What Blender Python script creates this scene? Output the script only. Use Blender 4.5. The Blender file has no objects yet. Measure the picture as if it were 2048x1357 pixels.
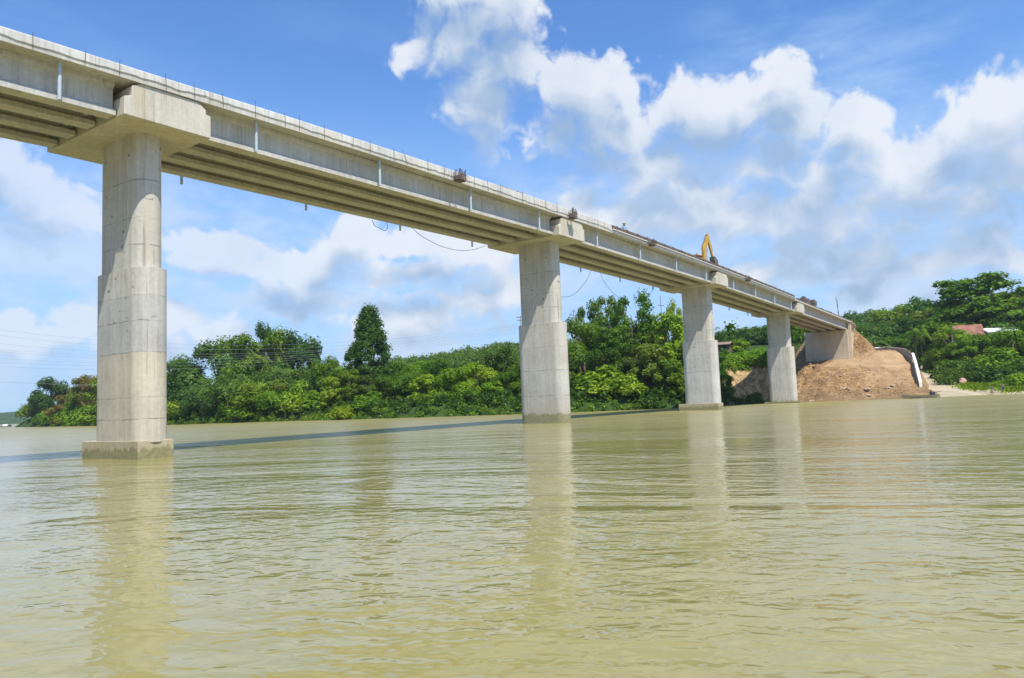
import bpy, bmesh, math, random
import numpy as np
from mathutils import Vector, Matrix
R = math.radians
rng = np.random.default_rng(7)
random.seed(7)
sc = bpy.context.scene
col = sc.collection

# ------------------------------------------------------------------ camera
FPX, PITCH, ROLL, CAMZ = 1500.0, 0.08441, 0.03975, 2.091      # focal length in pixels of a 2048 px wide frame
TH = 0.61947                                                   # heading of the bridge
AX = np.array([math.sin(TH), math.cos(TH), 0.0])               # along the bridge
NX = np.array([math.cos(TH), -math.sin(TH), 0.0])              # across it, towards the downstream side
P0 = np.array([-20.5285, 39.8311, 0.0])                        # foot of the nearest pier
cd = bpy.data.cameras.new('camera'); cam = bpy.data.objects.new('camera', cd); col.objects.link(cam)
cd.sensor_width = 36.0; cd.lens = FPX / 2048 * 36.0
cd.clip_start = 0.1; cd.clip_end = 20000
_f = Vector((0, math.cos(PITCH), math.sin(PITCH))); _u = Vector((0, -math.sin(PITCH), math.cos(PITCH))); _r = Vector((1, 0, 0))
_c, _s = math.cos(ROLL), math.sin(ROLL)
_right = _c * _r - _s * _u
_down = -_s * _r - _c * _u
cam.matrix_world = Matrix(((_right.x, -_down.x, -_f.x, 0), (_right.y, -_down.y, -_f.y, 0), (_right.z, -_down.z, -_f.z, CAMZ), (0, 0, 0, 1)))
sc.camera = cam

def ray(px, py):
    u = _c * (px - 1024) - _s * (py - 678.5); v = _s * (px - 1024) + _c * (py - 678.5)
    a, b = u / FPX, -v / FPX
    return np.array([a, math.cos(PITCH) - b * math.sin(PITCH), math.sin(PITCH) + b * math.cos(PITCH)])
CAM = np.array([0, 0, CAMZ])
def at(px, py, D):                                             # the point at horizontal distance D
    d = ray(px, py); return CAM + d * D / math.hypot(d[0], d[1])
def stz(W):
    d = np.asarray(W) - P0; return np.array([d @ AX, d @ NX, W[2]])
def ont(px, py, t):                                            # hit the upright plane t = const along the bridge
    d = ray(px, py); k = (t - (CAM - P0) @ NX) / (d @ NX); return stz(CAM + k * d)
def BW(s, t, z):
    return P0 + AX * s + NX * t + np.array([0, 0, z])

# ------------------------------------------------------------------ node helper
class NT:
    def __init__(s, tree): s.t = tree
    def n(s, typ, ins=None, **kw):
        nd = s.t.nodes.new(typ)
        for k, v in kw.items(): setattr(nd, k, v)
        for k, v in (ins or {}).items():
            sk = nd.inputs[k]
            if isinstance(v, bpy.types.NodeSocket): s.t.links.new(v, sk)
            elif isinstance(v, bpy.types.Node): s.t.links.new(v.outputs[0], sk)
            else: sk.default_value = v
        return nd
    def m(s, op, a, b=None, c=None, clamp=False):
        ins = {0: a}
        if b is not None: ins[1] = b
        if c is not None: ins[2] = c
        return s.n('ShaderNodeMath', ins, operation=op, use_clamp=clamp).outputs[0]
    def v(s, op, a, b=None, sc=None):
        ins = {0: a}
        if b is not None: ins[1] = b
        if sc is not None: ins['Scale'] = sc
        nd = s.n('ShaderNodeVectorMath', ins, operation=op)
        return nd.outputs['Value'] if op in ('LENGTH', 'DOT_PRODUCT', 'DISTANCE') else nd.outputs[0]
    def mr(s, v, a, b, c=0.0, d=1.0, smooth=True):
        nd = s.n('ShaderNodeMapRange', {'Value': v, 'From Min': a, 'From Max': b, 'To Min': c, 'To Max': d})
        nd.interpolation_type = 'SMOOTHSTEP' if smooth else 'LINEAR'
        return nd.outputs[0]
    def mix(s, f, a, b, blend='MIX'):
        nd = s.n('ShaderNodeMix', data_type='RGBA', blend_type=blend)
        for k, v in ((0, f), (6, a), (7, b)):
            sk = nd.inputs[k]
            if isinstance(v, bpy.types.NodeSocket): s.t.links.new(v, sk)
            elif k == 0: sk.default_value = v
            else: sk.default_value = tuple(v) + (1,) if len(v) == 3 else v
        return nd.outputs[2]
    def noise(s, vec, scale, detail=4, rough=.55, dist=0.0, out='Fac'):
        return s.n('ShaderNodeTexNoise', {'Vector': vec, 'Scale': scale, 'Detail': detail, 'Roughness': rough, 'Distortion': dist}).outputs[out]
    def vm(s, vec, scale=(1, 1, 1), loc=(0, 0, 0), rot=(0, 0, 0)):
        return s.n('ShaderNodeMapping', {'Vector': vec, 'Scale': scale, 'Location': loc, 'Rotation': rot}).outputs[0]

# ------------------------------------------------------------------ sun and sky
SUN = Vector(NX * 1.0 - AX * 0.5 + np.array([0, 0, 2.0])).normalized()
sd = bpy.data.lights.new('sun', 'SUN'); sd.energy = 3.7; sd.angle = R(0.53); sd.color = (1.0, 0.95, 0.86)
so = bpy.data.objects.new('sun', sd); so.rotation_euler = (-SUN).to_track_quat('-Z', 'Y').to_euler(); so.location = (60, -60, 120); col.objects.link(so)
sc.view_settings.view_transform = 'Standard'; sc.view_settings.look = 'None'; sc.view_settings.gamma = 1
sc.view_settings.exposure = 0.70

wd = bpy.data.worlds.new('World'); sc.world = wd; wd.use_nodes = True
wt = wd.node_tree; wt.nodes.clear(); W = NT(wt)
SKYK = 0.125
SKYTINT = (.55, .80, 1.06)
sky = W.n('ShaderNodeTexSky', sky_type='NISHITA', sun_disc=False)
sky.sun_elevation = math.asin(SUN.z); sky.sun_rotation = math.atan2(SUN.x, SUN.y)
sky.air_density = 1.0; sky.dust_density = 0.3; sky.ozone_density = 3.0; sky.altitude = 50

# clouds of the sky: ellipses of direction (azimuth, elevation) roughened by noise
CL = [(925,50,105,65),(1000,125,70,70),(828,82,42,34),(965,205,55,65),(1015,5,60,40),(935,-25,105,55),
 (1160,195,95,62),(1205,255,80,48),(1110,245,60,48),(1250,285,40,22),
 (1360,215,62,44),(1470,235,120,60),(1572,180,58,52),(1560,235,85,58),(1440,275,110,34),
 (1697,240,34,32),(1720,295,58,52),(1640,335,115,55),(1790,335,65,52),(1895,335,85,58),(1965,400,62,75),(1850,430,150,85),
 (1690,430,150,75),(1945,485,75,50),(1750,500,150,48),(1540,330,85,50),(1620,400,110,70),
 (1320,350,105,42),(1200,330,75,30),(1165,410,48,36),(1260,440,110,45),(1380,430,130,70),(1500,420,120,60),
 (1770,497,60,20),(1715,572,55,28),(1512,560,58,34),(1850,602,20,16),(1620,540,120,26),(1860,535,150,24),
 (425,512,85,30),(560,535,58,34),(640,545,70,40),(722,475,52,30),(690,500,60,30),(590,610,140,34),(830,545,140,34),(920,500,100,40),(955,600,100,46),(790,650,140,40),
 (30,360,62,58),(105,430,85,42),(22,640,30,18),(170,650,42,32),(70,690,70,25),(365,640,60,25),(300,690,70,28),(840,480,70,30),(470,660,80,28),
 (1960,250,90,40),(2060,330,60,90),(2120,180,140,40)]
g = bpy.data.node_groups.new('cloud_field', 'ShaderNodeTree')
g.interface.new_socket('P', in_out='INPUT', socket_type='NodeSocketVector')
g.interface.new_socket('F', in_out='OUTPUT', socket_type='NodeSocketFloat'); g.interface.new_socket('S', in_out='OUTPUT', socket_type='NodeSocketFloat')
G = NT(g); gi = G.n('NodeGroupInput'); P = gi.outputs[0]
def N2(T_, vec, scale, detail, rough, out='Fac'):
    return T_.n('ShaderNodeTexNoise', {'Vector': vec, 'Scale': scale, 'Detail': detail, 'Roughness': rough}, noise_dimensions='2D').outputs[out]
wv = G.v('SCALE', G.v('SUBTRACT', N2(G, P, 9.0, 2.0, .55, 'Color'), (.5, .5, .5)), sc=0.06)
PWp = G.v('ADD', P, wv)
acc = None
for px, py, rx, ry in CL:
    d = ray(px, py); az = math.atan2(d[0], d[1]); el = math.atan2(d[2], math.hypot(d[0], d[1]))
    k = math.cos(az)
    q = G.v('MULTIPLY', G.v('SUBTRACT', PWp, (az, el, 0)), (FPX / rx / (k * .5 + .5) * 0.98, FPX / ry * 0.98, 0))
    L = G.v('LENGTH', q)
    acc = L if acc is None else G.n('ShaderNodeMath', {0: acc, 1: L, 2: .22}, operation='SMOOTH_MIN').outputs[0]
blob = G.m('SUBTRACT', 1.15, acc)
blob = G.m('MAXIMUM', blob, -2.2)
n1 = N2(G, P, 13, 7, .57)
n2 = G.m('ABSOLUTE', G.m('SUBTRACT', N2(G, PWp, 26, 3, .5), .5))   # rounded billows with creases between them
bg = G.mr(N2(G, G.vm(P, (1.0, 2.2, 1), (3.1, .7, 0)), 3.2, 3, .55), .54, .80, -1.6, .12)   # loose cloud everywhere else
sx = G.n('ShaderNodeSeparateXYZ', {0: P}); away = G.m('MAXIMUM', G.mr(G.m('ABSOLUTE', sx.outputs[0]), .68, .85), G.mr(sx.outputs[1], .60, .75))
bg = G.m('ADD', bg, G.m('MULTIPLY', G.m('SUBTRACT', 1.0, away), -2.5))
base = G.m('MAXIMUM', blob, bg)
F = G.m('ADD', base, G.m('MULTIPLY', G.m('SUBTRACT', n1, .5), 2.2))
F = G.m('ADD', F, G.m('MULTIPLY', G.m('SUBTRACT', n2, .12), 2.0))
S = G.m('ADD', base, G.m('ADD', G.m('MULTIPLY', G.m('SUBTRACT', N2(G, P, 13, 2, .5), .5), 1.3), G.m('MULTIPLY', G.m('SUBTRACT', n2, .12), 1.2)))   # smoother, for the shading
G.n('NodeGroupOutput', {0: F, 1: S})

tc = W.n('ShaderNodeTexCoord').outputs['Generated']
dn = W.v('NORMALIZE', tc)
xyz = W.n('ShaderNodeSeparateXYZ', {0: dn})
az = W.m('ARCTAN2', xyz.outputs[0], xyz.outputs[1]); el = W.m('ARCSINE', xyz.outputs[2])
PV = W.n('ShaderNodeCombineXYZ', {0: az, 1: el, 2: 0.0}).outputs[0]
def field(vec, k=0):
    nd = wt.nodes.new('ShaderNodeGroup'); nd.node_tree = g; wt.links.new(vec, nd.inputs[0]); return nd.outputs[k]
F0 = field(PV)
F1 = field(W.v('ADD', PV, (0.012, 0.044, 0)), 1)
shd = W.mr(F1, -.45, .95)
alpha = W.n('ShaderNodeMapRange', {'Value': F0, 'From Min': -.45, 'From Max': W.m('ADD', .16, W.m('MULTIPLY', shd, .90)), 'To Min': 0.0, 'To Max': 1.0}, interpolation_type='SMOOTHSTEP').outputs[0]
soft = N2(W, PV, 8, 5, .6)
lit = W.m('SUBTRACT', 1.0, W.m('MULTIPLY', shd, .92))
lit = W.m('ADD', lit, W.mr(soft, .25, .75, -.16, .13), clamp=True)
ccol = W.mix(lit, (1.72, 2.45, 3.5), (4.3, 4.5, 4.8))
# thin high streaks and the pale veil low over the river
PS = W.vm(PV, (2.0, 7.0, 1), (0, 0, 0), (0, 0, R(-14)))
wisp = W.mr(N2(W, PS, 1.7, 6, .64), .40, .80)
wm = W.mr(N2(W, PV, 2.2, 1, .5), .36, .66)
right = W.mr(az, .0, .5, .25, 1.0)
veil = W.mr(el, .0, .46, .85, .0)
wal = W.m('ADD', W.m('MULTIPLY', W.m('MULTIPLY', W.m('MULTIPLY', wisp, wm), right), .60), veil, clamp=True)
skyc = W.mix(1.0, sky.outputs[0], SKYTINT, 'MULTIPLY')
c1 = W.mix(wal, skyc, (2.25, 3.3, 4.75))
lowp = W.mr(N2(W, W.vm(PV, (1.0, 2.3, 1), (.4, .2, 0)), 5.5, 6, .6), .40, .66)
lowm = W.m('MULTIPLY', W.mr(el, .20, .36, 1, 0), .72)
c1 = W.mix(W.m('MULTIPLY', lowp, lowm), c1, (3.3, 3.9, 4.8))
c2 = W.mix(W.m('MULTIPLY', alpha, W.mr(az, -.55, -.05, .66, .92)), c1, ccol)
below = W.mr(xyz.outputs[2], -.02, .0)
c3 = W.mix(below, (1.0, 1.2, 1.0), c2)
bgn = W.n('ShaderNodeBackground', {'Color': c3, 'Strength': SKYK})
W.n('ShaderNodeOutputWorld', {'Surface': bgn.outputs[0]})
wd.cycles.sampling_method = 'MANUAL'; wd.cycles.sample_map_resolution = 512

# ------------------------------------------------------------------ object helpers
def tag(o, label=None, cat=None, group=None, kind=None):
    if label: o['label'] = label
    if cat: o['category'] = cat
    if group: o['group'] = group
    if kind: o['kind'] = kind
    return o
def empty(name, loc=(0, 0, 0), rz=0.0):
    o = bpy.data.objects.new(name, None); col.objects.link(o); o.location = loc; o.rotation_euler = (0, 0, rz)
    o.empty_display_size = .5
    return o
def mesh_obj(name, verts, faces, mat, parent=None, smooth=False):
    me = bpy.data.meshes.new(name); me.from_pydata([tuple(map(float, v)) for v in verts], [], faces); me.update()
    if mat: me.materials.append(mat)
    if smooth: me.polygons.foreach_set('use_smooth', [True] * len(me.polygons))
    o = bpy.data.objects.new(name, me); col.objects.link(o)
    if parent: o.parent = parent
    return o
def quads_mesh(name, V, mat, smooth=False):                    # V: n x 4 x 3 numpy, loose quads
    n = len(V); me = bpy.data.meshes.new(name)
    me.vertices.add(n * 4); me.vertices.foreach_set('co', V.reshape(-1).astype(np.float32))
    me.loops.add(n * 4); me.loops.foreach_set('vertex_index', np.arange(n * 4, dtype=np.int32))
    me.polygons.add(n); me.polygons.foreach_set('loop_start', np.arange(0, n * 4, 4, dtype=np.int32))
    try: me.polygons.foreach_set('loop_total', np.full(n, 4, dtype=np.int32))
    except Exception: pass
    me.update(calc_edges=True); me.materials.append(mat)
    return me
def grid_mesh(name, X, Y, Z, mat, smooth=True):
    ny, nx = X.shape; V = np.stack([X, Y, Z], -1).reshape(-1, 3)
    i = np.arange(ny - 1)[:, None] * nx + np.arange(nx - 1)[None, :]
    Fq = np.stack([i, i + 1, i + nx + 1, i + nx], -1).reshape(-1, 4)
    n = len(Fq); me = bpy.data.meshes.new(name)
    me.vertices.add(len(V)); me.vertices.foreach_set('co', V.reshape(-1).astype(np.float32))
    me.loops.add(n * 4); me.loops.foreach_set('vertex_index', Fq.reshape(-1).astype(np.int32))
    me.polygons.add(n); me.polygons.foreach_set('loop_start', np.arange(0, n * 4, 4, dtype=np.int32))
    me.update(calc_edges=True)
    if smooth: me.polygons.foreach_set('use_smooth', np.ones(n, dtype=bool))
    me.materials.append(mat)
    return me
def link(name, me, parent=None):
    o = bpy.data.objects.new(name, me); col.objects.link(o)
    if parent: o.parent = parent
    return o
class MB:                                                      # collects simple shapes for ONE part
    def __init__(s): s.v = []; s.f = []
    def add(s, v, f):
        k = len(s.v); s.v += [tuple(map(float, p)) for p in v]; s.f += [tuple(i + k for i in q) for q in f]; return s
    def box(s, a, b):
        (x0, y0, z0), (x1, y1, z1) = a, b
        return s.add([(x0,y0,z0),(x1,y0,z0),(x1,y1,z0),(x0,y1,z0),(x0,y0,z1),(x1,y0,z1),(x1,y1,z1),(x0,y1,z1)],
                     [(0,3,2,1),(4,5,6,7),(0,1,5,4),(1,2,6,5),(2,3,7,6),(3,0,4,7)])
    def tube(s, pts, rad, n=8, cap=True):
        pts = [Vector(p) for p in pts]; rads = rad if isinstance(rad, (list, tuple)) else [rad] * len(pts)
        vs = []; fs = []
        for i, p in enumerate(pts):
            d = (pts[min(i + 1, len(pts) - 1)] - pts[max(i - 1, 0)]).normalized()
            a = d.cross(Vector((0, 0, 1)) if abs(d.z) < .9 else Vector((1, 0, 0))).normalized(); b = d.cross(a)
            for k in range(n):
                w = 2 * math.pi * k / n; vs.append(p + (a * math.cos(w) + b * math.sin(w)) * rads[i])
        for i in range(len(pts) - 1):
            for k in range(n): fs.append((i*n + k, i*n + (k+1) % n, (i+1)*n + (k+1) % n, (i+1)*n + k))
        if cap: fs += [tuple(range(n)), tuple(range((len(pts)-1)*n, len(pts)*n))[::-1]]
        return s.add(vs, fs)
    def loft(s, rings, cap=True):                              # rings of equal length
        n = len(rings[0]); vs = [p for r_ in rings for p in r_]; fs = []
        for i in range(len(rings) - 1):
            for k in range(n): fs.append((i*n + k, i*n + (k+1) % n, (i+1)*n + (k+1) % n, (i+1)*n + k))
        if cap: fs += [tuple(range(n))[::-1], tuple(range((len(rings)-1)*n, len(rings)*n))]
        return s.add(vs, fs)
    def build(s, name, mat, parent=None, smooth=False, bevel=0.0, auto=None):
        o = mesh_obj(name, s.v, s.f, mat, parent, smooth)
        bm = bmesh.new(); bm.from_mesh(o.data); bmesh.ops.recalc_face_normals(bm, faces=bm.faces); bm.to_mesh(o.data); bm.free()
        if bevel:
            m = o.modifiers.new('bevel', 'BEVEL'); m.width = bevel; m.segments = 2; m.limit_method = 'ANGLE'; m.angle_limit = R(40)
        if auto:
            o.data.polygons.foreach_set('use_smooth', [True] * len(o.data.polygons)); o.data.set_sharp_from_angle(angle=R(auto))
        return o

# ------------------------------------------------------------------ materials
def newmat(name):
    m = bpy.data.materials.new(name); m.use_nodes = True; t = m.node_tree; t.nodes.clear()
    T = NT(t); b = T.n('ShaderNodeBsdfPrincipled'); out = T.n('ShaderNodeOutputMaterial', {0: b.outputs[0]})
    return m, T, b
def setp(T, b, **kw):
    names = {'col': 'Base Color', 'rough': 'Roughness', 'metal': 'Metallic', 'spec': 'Specular IOR Level', 'normal': 'Normal', 'ior': 'IOR'}
    for k, v in kw.items():
        sk = b.inputs[names[k]]
        if isinstance(v, bpy.types.NodeSocket): T.t.links.new(v, sk)
        else: sk.default_value = tuple(v) + (1,) if isinstance(v, tuple) and len(v) == 3 else v
def plain(name, c, rough=.6, metal=0.0, var=.12, scale=6.0):
    m, T, b = newmat(name); o = T.n('ShaderNodeTexCoord').outputs['Object']
    n = T.noise(o, scale, 5, .6)
    f = T.mr(n, .3, .7, 1 - var, 1 + var)
    setp(T, b, col=T.v('SCALE', tuple(c), sc=f), rough=T.mr(n, .3, .7, rough * .85, min(1, rough * 1.1)), metal=metal)
    return m
def concrete(name, c, lift=(), wet=0.0, holes=0.0, pour=None, streak=1.0, form=None):
    """cast concrete: mottling, run-off streaks, construction joints at the heights in lift, algae below wet"""
    m, T, b = newmat(name); o = T.n('ShaderNodeTexCoord').outputs['Object']
    s = T.n('ShaderNodeSeparateXYZ', {0: o}); z = s.outputs[2]
    big = T.noise(o, .45, 5, .6); fine = T.noise(o, 5.0, 6, .65); gr = T.noise(o, 28, 3, .6)
    st = T.noise(T.vm(o, (2.6, 2.6, .10)), 1.6, 5, .6)
    val = T.m('ADD', T.mr(big, .3, .7, -.10, .10), T.m('ADD', T.mr(fine, .3, .7, -.07, .07), T.mr(gr, .3, .7, -.03, .03)))
    val = T.m('ADD', val, T.mr(st, .35, .7, .07 * streak, -.08 * streak))
    k = T.m('ADD', 1.0, val)
    colr = T.v('SCALE', tuple(c), sc=k)
    warm = T.mr(T.noise(T.vm(o, (1.2, 1.2, .25), (4, 2, 1)), .9, 4, .55), .48, .72)
    colr = T.mix(T.m('MULTIPLY', warm, .45), colr, (c[0] * 1.02, c[1] * .90, c[2] * .66))
    if pour:                                                   # pours of differing cement
        for z0, z1, cc in pour:
            f = T.m('MULTIPLY', T.mr(z, z0 - .03, z0 + .03), T.mr(z, z1 - .03, z1 + .03, 1, 0))
            colr = T.mix(T.m('MULTIPLY', f, .8), colr, T.v('SCALE', tuple(cc), sc=k))
    wob = T.mr(T.noise(o, 1.3, 3, .5), .3, .7, -.025, .025)
    for j, zz in enumerate(lift):
        d = T.m('ABSOLUTE', T.m('SUBTRACT', T.m('ADD', z, wob), zz))
        f = T.m('MULTIPLY', T.mr(d, .0, .05, 1, 0), T.mr(T.noise(o, 1.1, 4, .7), .35, .6))
        colr = T.mix(T.m('MULTIPLY', f, .75 if j % 2 == 0 else .4), colr, (.12, .115, .10))
    if form:                                                   # upright board joints
        ph = T.m('FRACT', T.m('ADD', T.m('DIVIDE', s.outputs[1], form), .37))
        d = T.m('MULTIPLY', T.m('ABSOLUTE', T.m('SUBTRACT', ph, .5)), form)
        f = T.m('MULTIPLY', T.mr(d, .0, .035, 1, 0), T.mr(T.noise(T.vm(o, (1, 1, .4)), 1.0, 3, .6), .42, .62))
        colr = T.mix(T.m('MULTIPLY', f, .5), colr, (.16, .15, .13))
    if holes:
        hv = T.n('ShaderNodeCombineXYZ', {0: T.m('DIVIDE', s.outputs[1], .62), 1: T.m('DIVIDE', z, .58), 2: T.m('MULTIPLY', T.m('SIGN', s.outputs[0]), 3.0)}).outputs[0]
        vo = T.n('ShaderNodeTexVoronoi', {'Vector': hv, 'Scale': 1.0, 'Randomness': .45}).outputs['Distance']
        f = T.m('MULTIPLY', T.mr(T.m('ADD', vo, T.mr(fine, .3, .7, -.09, .09)), .08, .17, 1, 0), T.mr(T.noise(o, .85, 2, .5), .44, .54))
        hz = T.mr(z, holes, holes + 2.0)
        colr = T.mix(T.m('MULTIPLY', T.m('MULTIPLY', f, hz), .75), colr, (.085, .075, .06))
    dr = T.m('MULTIPLY', T.mr(T.noise(T.vm(o, (5.5, 5.5, .16), (2, 7, 3)), 1.0, 3, .6), .56, .68), T.mr(T.noise(o, .35, 2, .5), .38, .6))
    colr = T.mix(T.m('MULTIPLY', dr, .35 * streak), colr, (.20, .175, .12))
    if wet:
        e = T.m('ADD', z, T.mr(T.noise(T.vm(o, (1, 1, .3)), 2.2, 4, .6), .3, .7, -.16, .16))
        f = T.mr(e, wet * .75, wet * 1.1, 1, 0)
        colr = T.mix(T.m('MULTIPLY', f, .8), colr, T.mix(T.mr(fine, .35, .65), (.11, .125, .035), (.24, .235, .09)))
        f2 = T.mr(e, wet * .75, wet * 3.2, 1, 0)
        colr = T.mix(T.m('MULTIPLY', f2, .28), colr, (.33, .28, .16))
    bp = T.n('ShaderNodeBump', {'Strength': .25, 'Distance': .02, 'Height': T.m('ADD', fine, T.m('MULTIPLY', gr, .5))})
    setp(T, b, col=colr, rough=.85, spec=.25, normal=bp.outputs[0])
    return m
def leafmat(name, dark, mid, light, trans=.38, hue=.02):
    m = bpy.data.materials.new(name); m.use_nodes = True; t = m.node_tree; t.nodes.clear(); T = NT(t)
    g_ = T.n('ShaderNodeNewGeometry'); oi = T.n('ShaderNodeObjectInfo')
    r = g_.outputs['Random Per Island']
    pn = T.noise(T.n('ShaderNodeTexCoord').outputs['Object'], .35, 3, .6)
    f = T.m('ADD', T.m('MULTIPLY', r, .6), T.mr(pn, .3, .7, 0, .4))
    rp = T.n('ShaderNodeValToRGB', {0: f}); e = rp.color_ramp.elements
    e[0].position = .1; e[0].color = (*dark, 1); e[1].position = .95; e[1].color = (*light, 1)
    x = e.new(.55); x.color = (*mid, 1)
    hs = T.n('ShaderNodeHueSaturation', {'Color': rp.outputs[0], 'Hue': T.mr(oi.outputs['Random'], 0, 1, .5 - hue, .5 + hue, False), 'Value': T.mr(oi.outputs['Random'], 0, 1, 1.15, .85, False), 'Saturation': 1.0})
    c = hs.outputs[0]
    df = T.n('ShaderNodeBsdfDiffuse', {'Color': c}); tr = T.n('ShaderNodeBsdfTranslucent', {'Color': T.mix(1.0, c, (1.25, 1.2, .5), 'MULTIPLY')})
    gl = T.n('ShaderNodeBsdfGlossy', {'Color': (.8, .85, .8, 1), 'Roughness': .45})
    a = T.n('ShaderNodeMixShader', {0: trans, 1: df.outputs[0], 2: tr.outputs[0]})
    bb = T.n('ShaderNodeMixShader', {0: .012, 1: a.outputs[0], 2: gl.outputs[0]})
    T.n('ShaderNodeOutputMaterial', {0: bb.outputs[0]})
    return m

# ------------------------------------------------------------------ the lie of the land
def sm(x): x = np.clip(x, 0, 1); return x * x * (3 - 2 * x)
def vnoise(x, y, sc_, seed=0, oct=4):
    out = np.zeros(np.broadcast(x, y).shape); amp = 1.0; tot = 0
    for o in range(oct):
        rg = np.random.default_rng(seed * 17 + o); tb = rg.random((64, 64))
        X = np.asarray(x) / sc_ + o * 7.3; Y = np.asarray(y) / sc_ + o * 3.1
        i = np.floor(X).astype(int); j = np.floor(Y).astype(int); a = sm(X - i); b = sm(Y - j)
        i0, i1, j0, j1 = i % 64, (i + 1) % 64, j % 64, (j + 1) % 64
        out = out + amp * ((tb[i0, j0] * (1 - a) + tb[i1, j0] * a) * (1 - b) + (tb[i0, j1] * (1 - a) + tb[i1, j1] * a) * b - .5)
        tot += amp; amp *= .5; sc_ = sc_ / 2
    return out / tot * 2
def uD(px, D): d = ray(px, 800); k = D / math.hypot(d[0], d[1]); return (d[0] * k, d[1] * k)
BANK = [(95,620),(70,470),(40,385),(75,350),(120,320),(190,272),(330,202),(430,186),(560,172),(700,152),(860,140),(1035,131),(1145,130),(1250,130),(1360,133),(1450,149.5),(1520,156.5),(1570,155),(1650,150),(1700,151),(1800,152),(1850,153),(1875,156),(1900,162),(1980,166),(2048,165),(2300,150),(2700,140)]
poly = np.array([uD(*p) for p in BANK] + [(900, 300), (900, 1600), (-420, 1600)])
def sdist(x, y):
    x = np.asarray(x, float); y = np.asarray(y, float)
    best = np.full(x.shape, 1e9); ins = np.zeros(x.shape, bool); n = len(poly)
    for i in range(n):
        ax, ay = poly[i]; bx, by = poly[(i + 1) % n]; ex, ey = bx - ax, by - ay
        t = np.clip(((x - ax) * ex + (y - ay) * ey) / (ex * ex + ey * ey), 0, 1)
        best = np.minimum(best, np.hypot(x - ax - t * ex, y - ay - t * ey))
        cr = ((ay > y) != (by > y)) & (x < (bx - ax) * (y - ay) / (by - ay + 1e-12) + ax)
        ins ^= cr
    return np.where(ins, best, -best)
def upx(x, y): return 1024 + FPX * np.asarray(x, float) / np.maximum(np.asarray(y, float), 1) * .997 - 5
def st_of(x, y):
    dx = np.asarray(x) - P0[0]; dy = np.asarray(y) - P0[1]
    return dx * AX[0] + dy * AX[1], dx * NX[0] + dy * NX[1]
HB = ([0, 320, 640, 1040, 1360, 1428, 1448, 1590, 1650, 1830], [1.5, 2, 2, 2, 2.5, 5, 8.3, 9, 8, 6])
HH = ([-300, 300, 600, 650, 800, 900, 1030, 1360, 1500, 1700, 1800, 1830, 1840, 2048, 2600], [2, 2, 5, 10, 16, 19, 23, 12, 1, 20, 22, 22, 12.5, 21, 24])
DV = ([1832, 1838, 1846, 1862, 1890, 1915, 1950, 2048, 2300], [330, 290, 236, 208, 192, 184, 180, 177, 165])
def ground0(x, y):
    u = upx(x, y); D = np.hypot(x, y); d = sdist(x, y)
    hb = np.interp(u, *HB); w = 5 + 5 * sm((u - 1430) / 30)
    h = -1.2 + (hb + 1.2) * sm((d + 1.0) / w) ** .8
    h = np.where(d < -1.0, -1.2, h)
    Dv = np.interp(u, *DV)
    ramp = np.clip(np.minimum(d, np.maximum(2, Dv - 164)) * .125, -1.2, 9.5) + .05
    rr = ramp + 7.0 * sm((D - Dv) / 46) + 1.2 * sm((D - Dv) / 5)
    k = sm((u - 1826) / 8)
    h = h * (1 - k) + rr * k
    h = h + np.interp(u, *HH) * sm((D - 200) / 210) * np.where(d > 0, 1, 0)
    h = h + 5.5 * sm((D - 160) / 45) * sm((u - 1400) / 30) * sm((1640 - u) / 40)
    h = h + vnoise(x, y, 14, 3) * .5 * sm(d / 6) * (1 - k * (D < Dv) * .85)
    return h, u, D, d, k * (D < Dv + 1.5) * (d > -2)
TOE_E = ([118, 136, 143, 158, 175, 200], [28.0, 24.0, 20.2, 16.8, 11.5, 10.0])        # right-hand rim of the embankment: s -> t
def embank(s, t):
    x = P0[0] + AX[0] * s + NX[0] * t; y = P0[1] + AX[1] * s + NX[1] * t
    u = upx(x, y); d = sdist(x, y)
    e = np.interp(d, [-1, 0, 3, 13.5, 15.5, 28, 60], [-.6, 0, 1.2, 5.5, 6.7, 8.7, 9.0])
    rough = sm((d - 0) / 2) * (1 - sm((d - 10) / 4) * .88) * (1 - .7 * sm((t - 9) / 4) * sm((d - 4) / 3))
    e = e + (vnoise(s, t, 3.4, 5, 4) * .85 + vnoise(s, t, 1.1, 6, 2) * .60) * rough
    for s0, t0, hh, rr in ((138.0, .8, 2.6, 3.6), (135.5, -1.6, 1.6, 3.0), (133, 4.5, .8, 3.0)):
        gg = np.exp(-((s - s0) ** 2 + (t - t0) ** 2) / rr ** 2); e = e + gg * hh * (1 + .35 * vnoise(s, t, 1.1, 9, 3))
    e = e + 1.9 * sm((t - 6) / 3) * sm((d - 19) / 7)
    ta = np.maximum(0, np.abs(t + .6) - 5.0)
    fill = 15.4 - 1.3 * np.hypot(ta, 1.5 * np.maximum(0, 164 - s)) + vnoise(s, t, 1.6, 11, 4) * .25
    fill = fill - .8 * np.maximum(0, s - 168)
    fill = np.where((np.abs(t + .8) < 4.9) & (s < 161.5), -9, fill)
    e = np.maximum(e, fill)
    te = np.interp(s, *TOE_E)
    e = e - 2.2 * np.maximum(0, t - te) - 3.5 * (1 - sm((u - 1536) / 22)) - 7.0 * sm((-t - 10) / 6)
    return e
def inside(s, t, u): return (s > 118) & (s < 200) & (t > -12) & (t < np.interp(s, *TOE_E) + .3) & (u > 1558)
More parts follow.
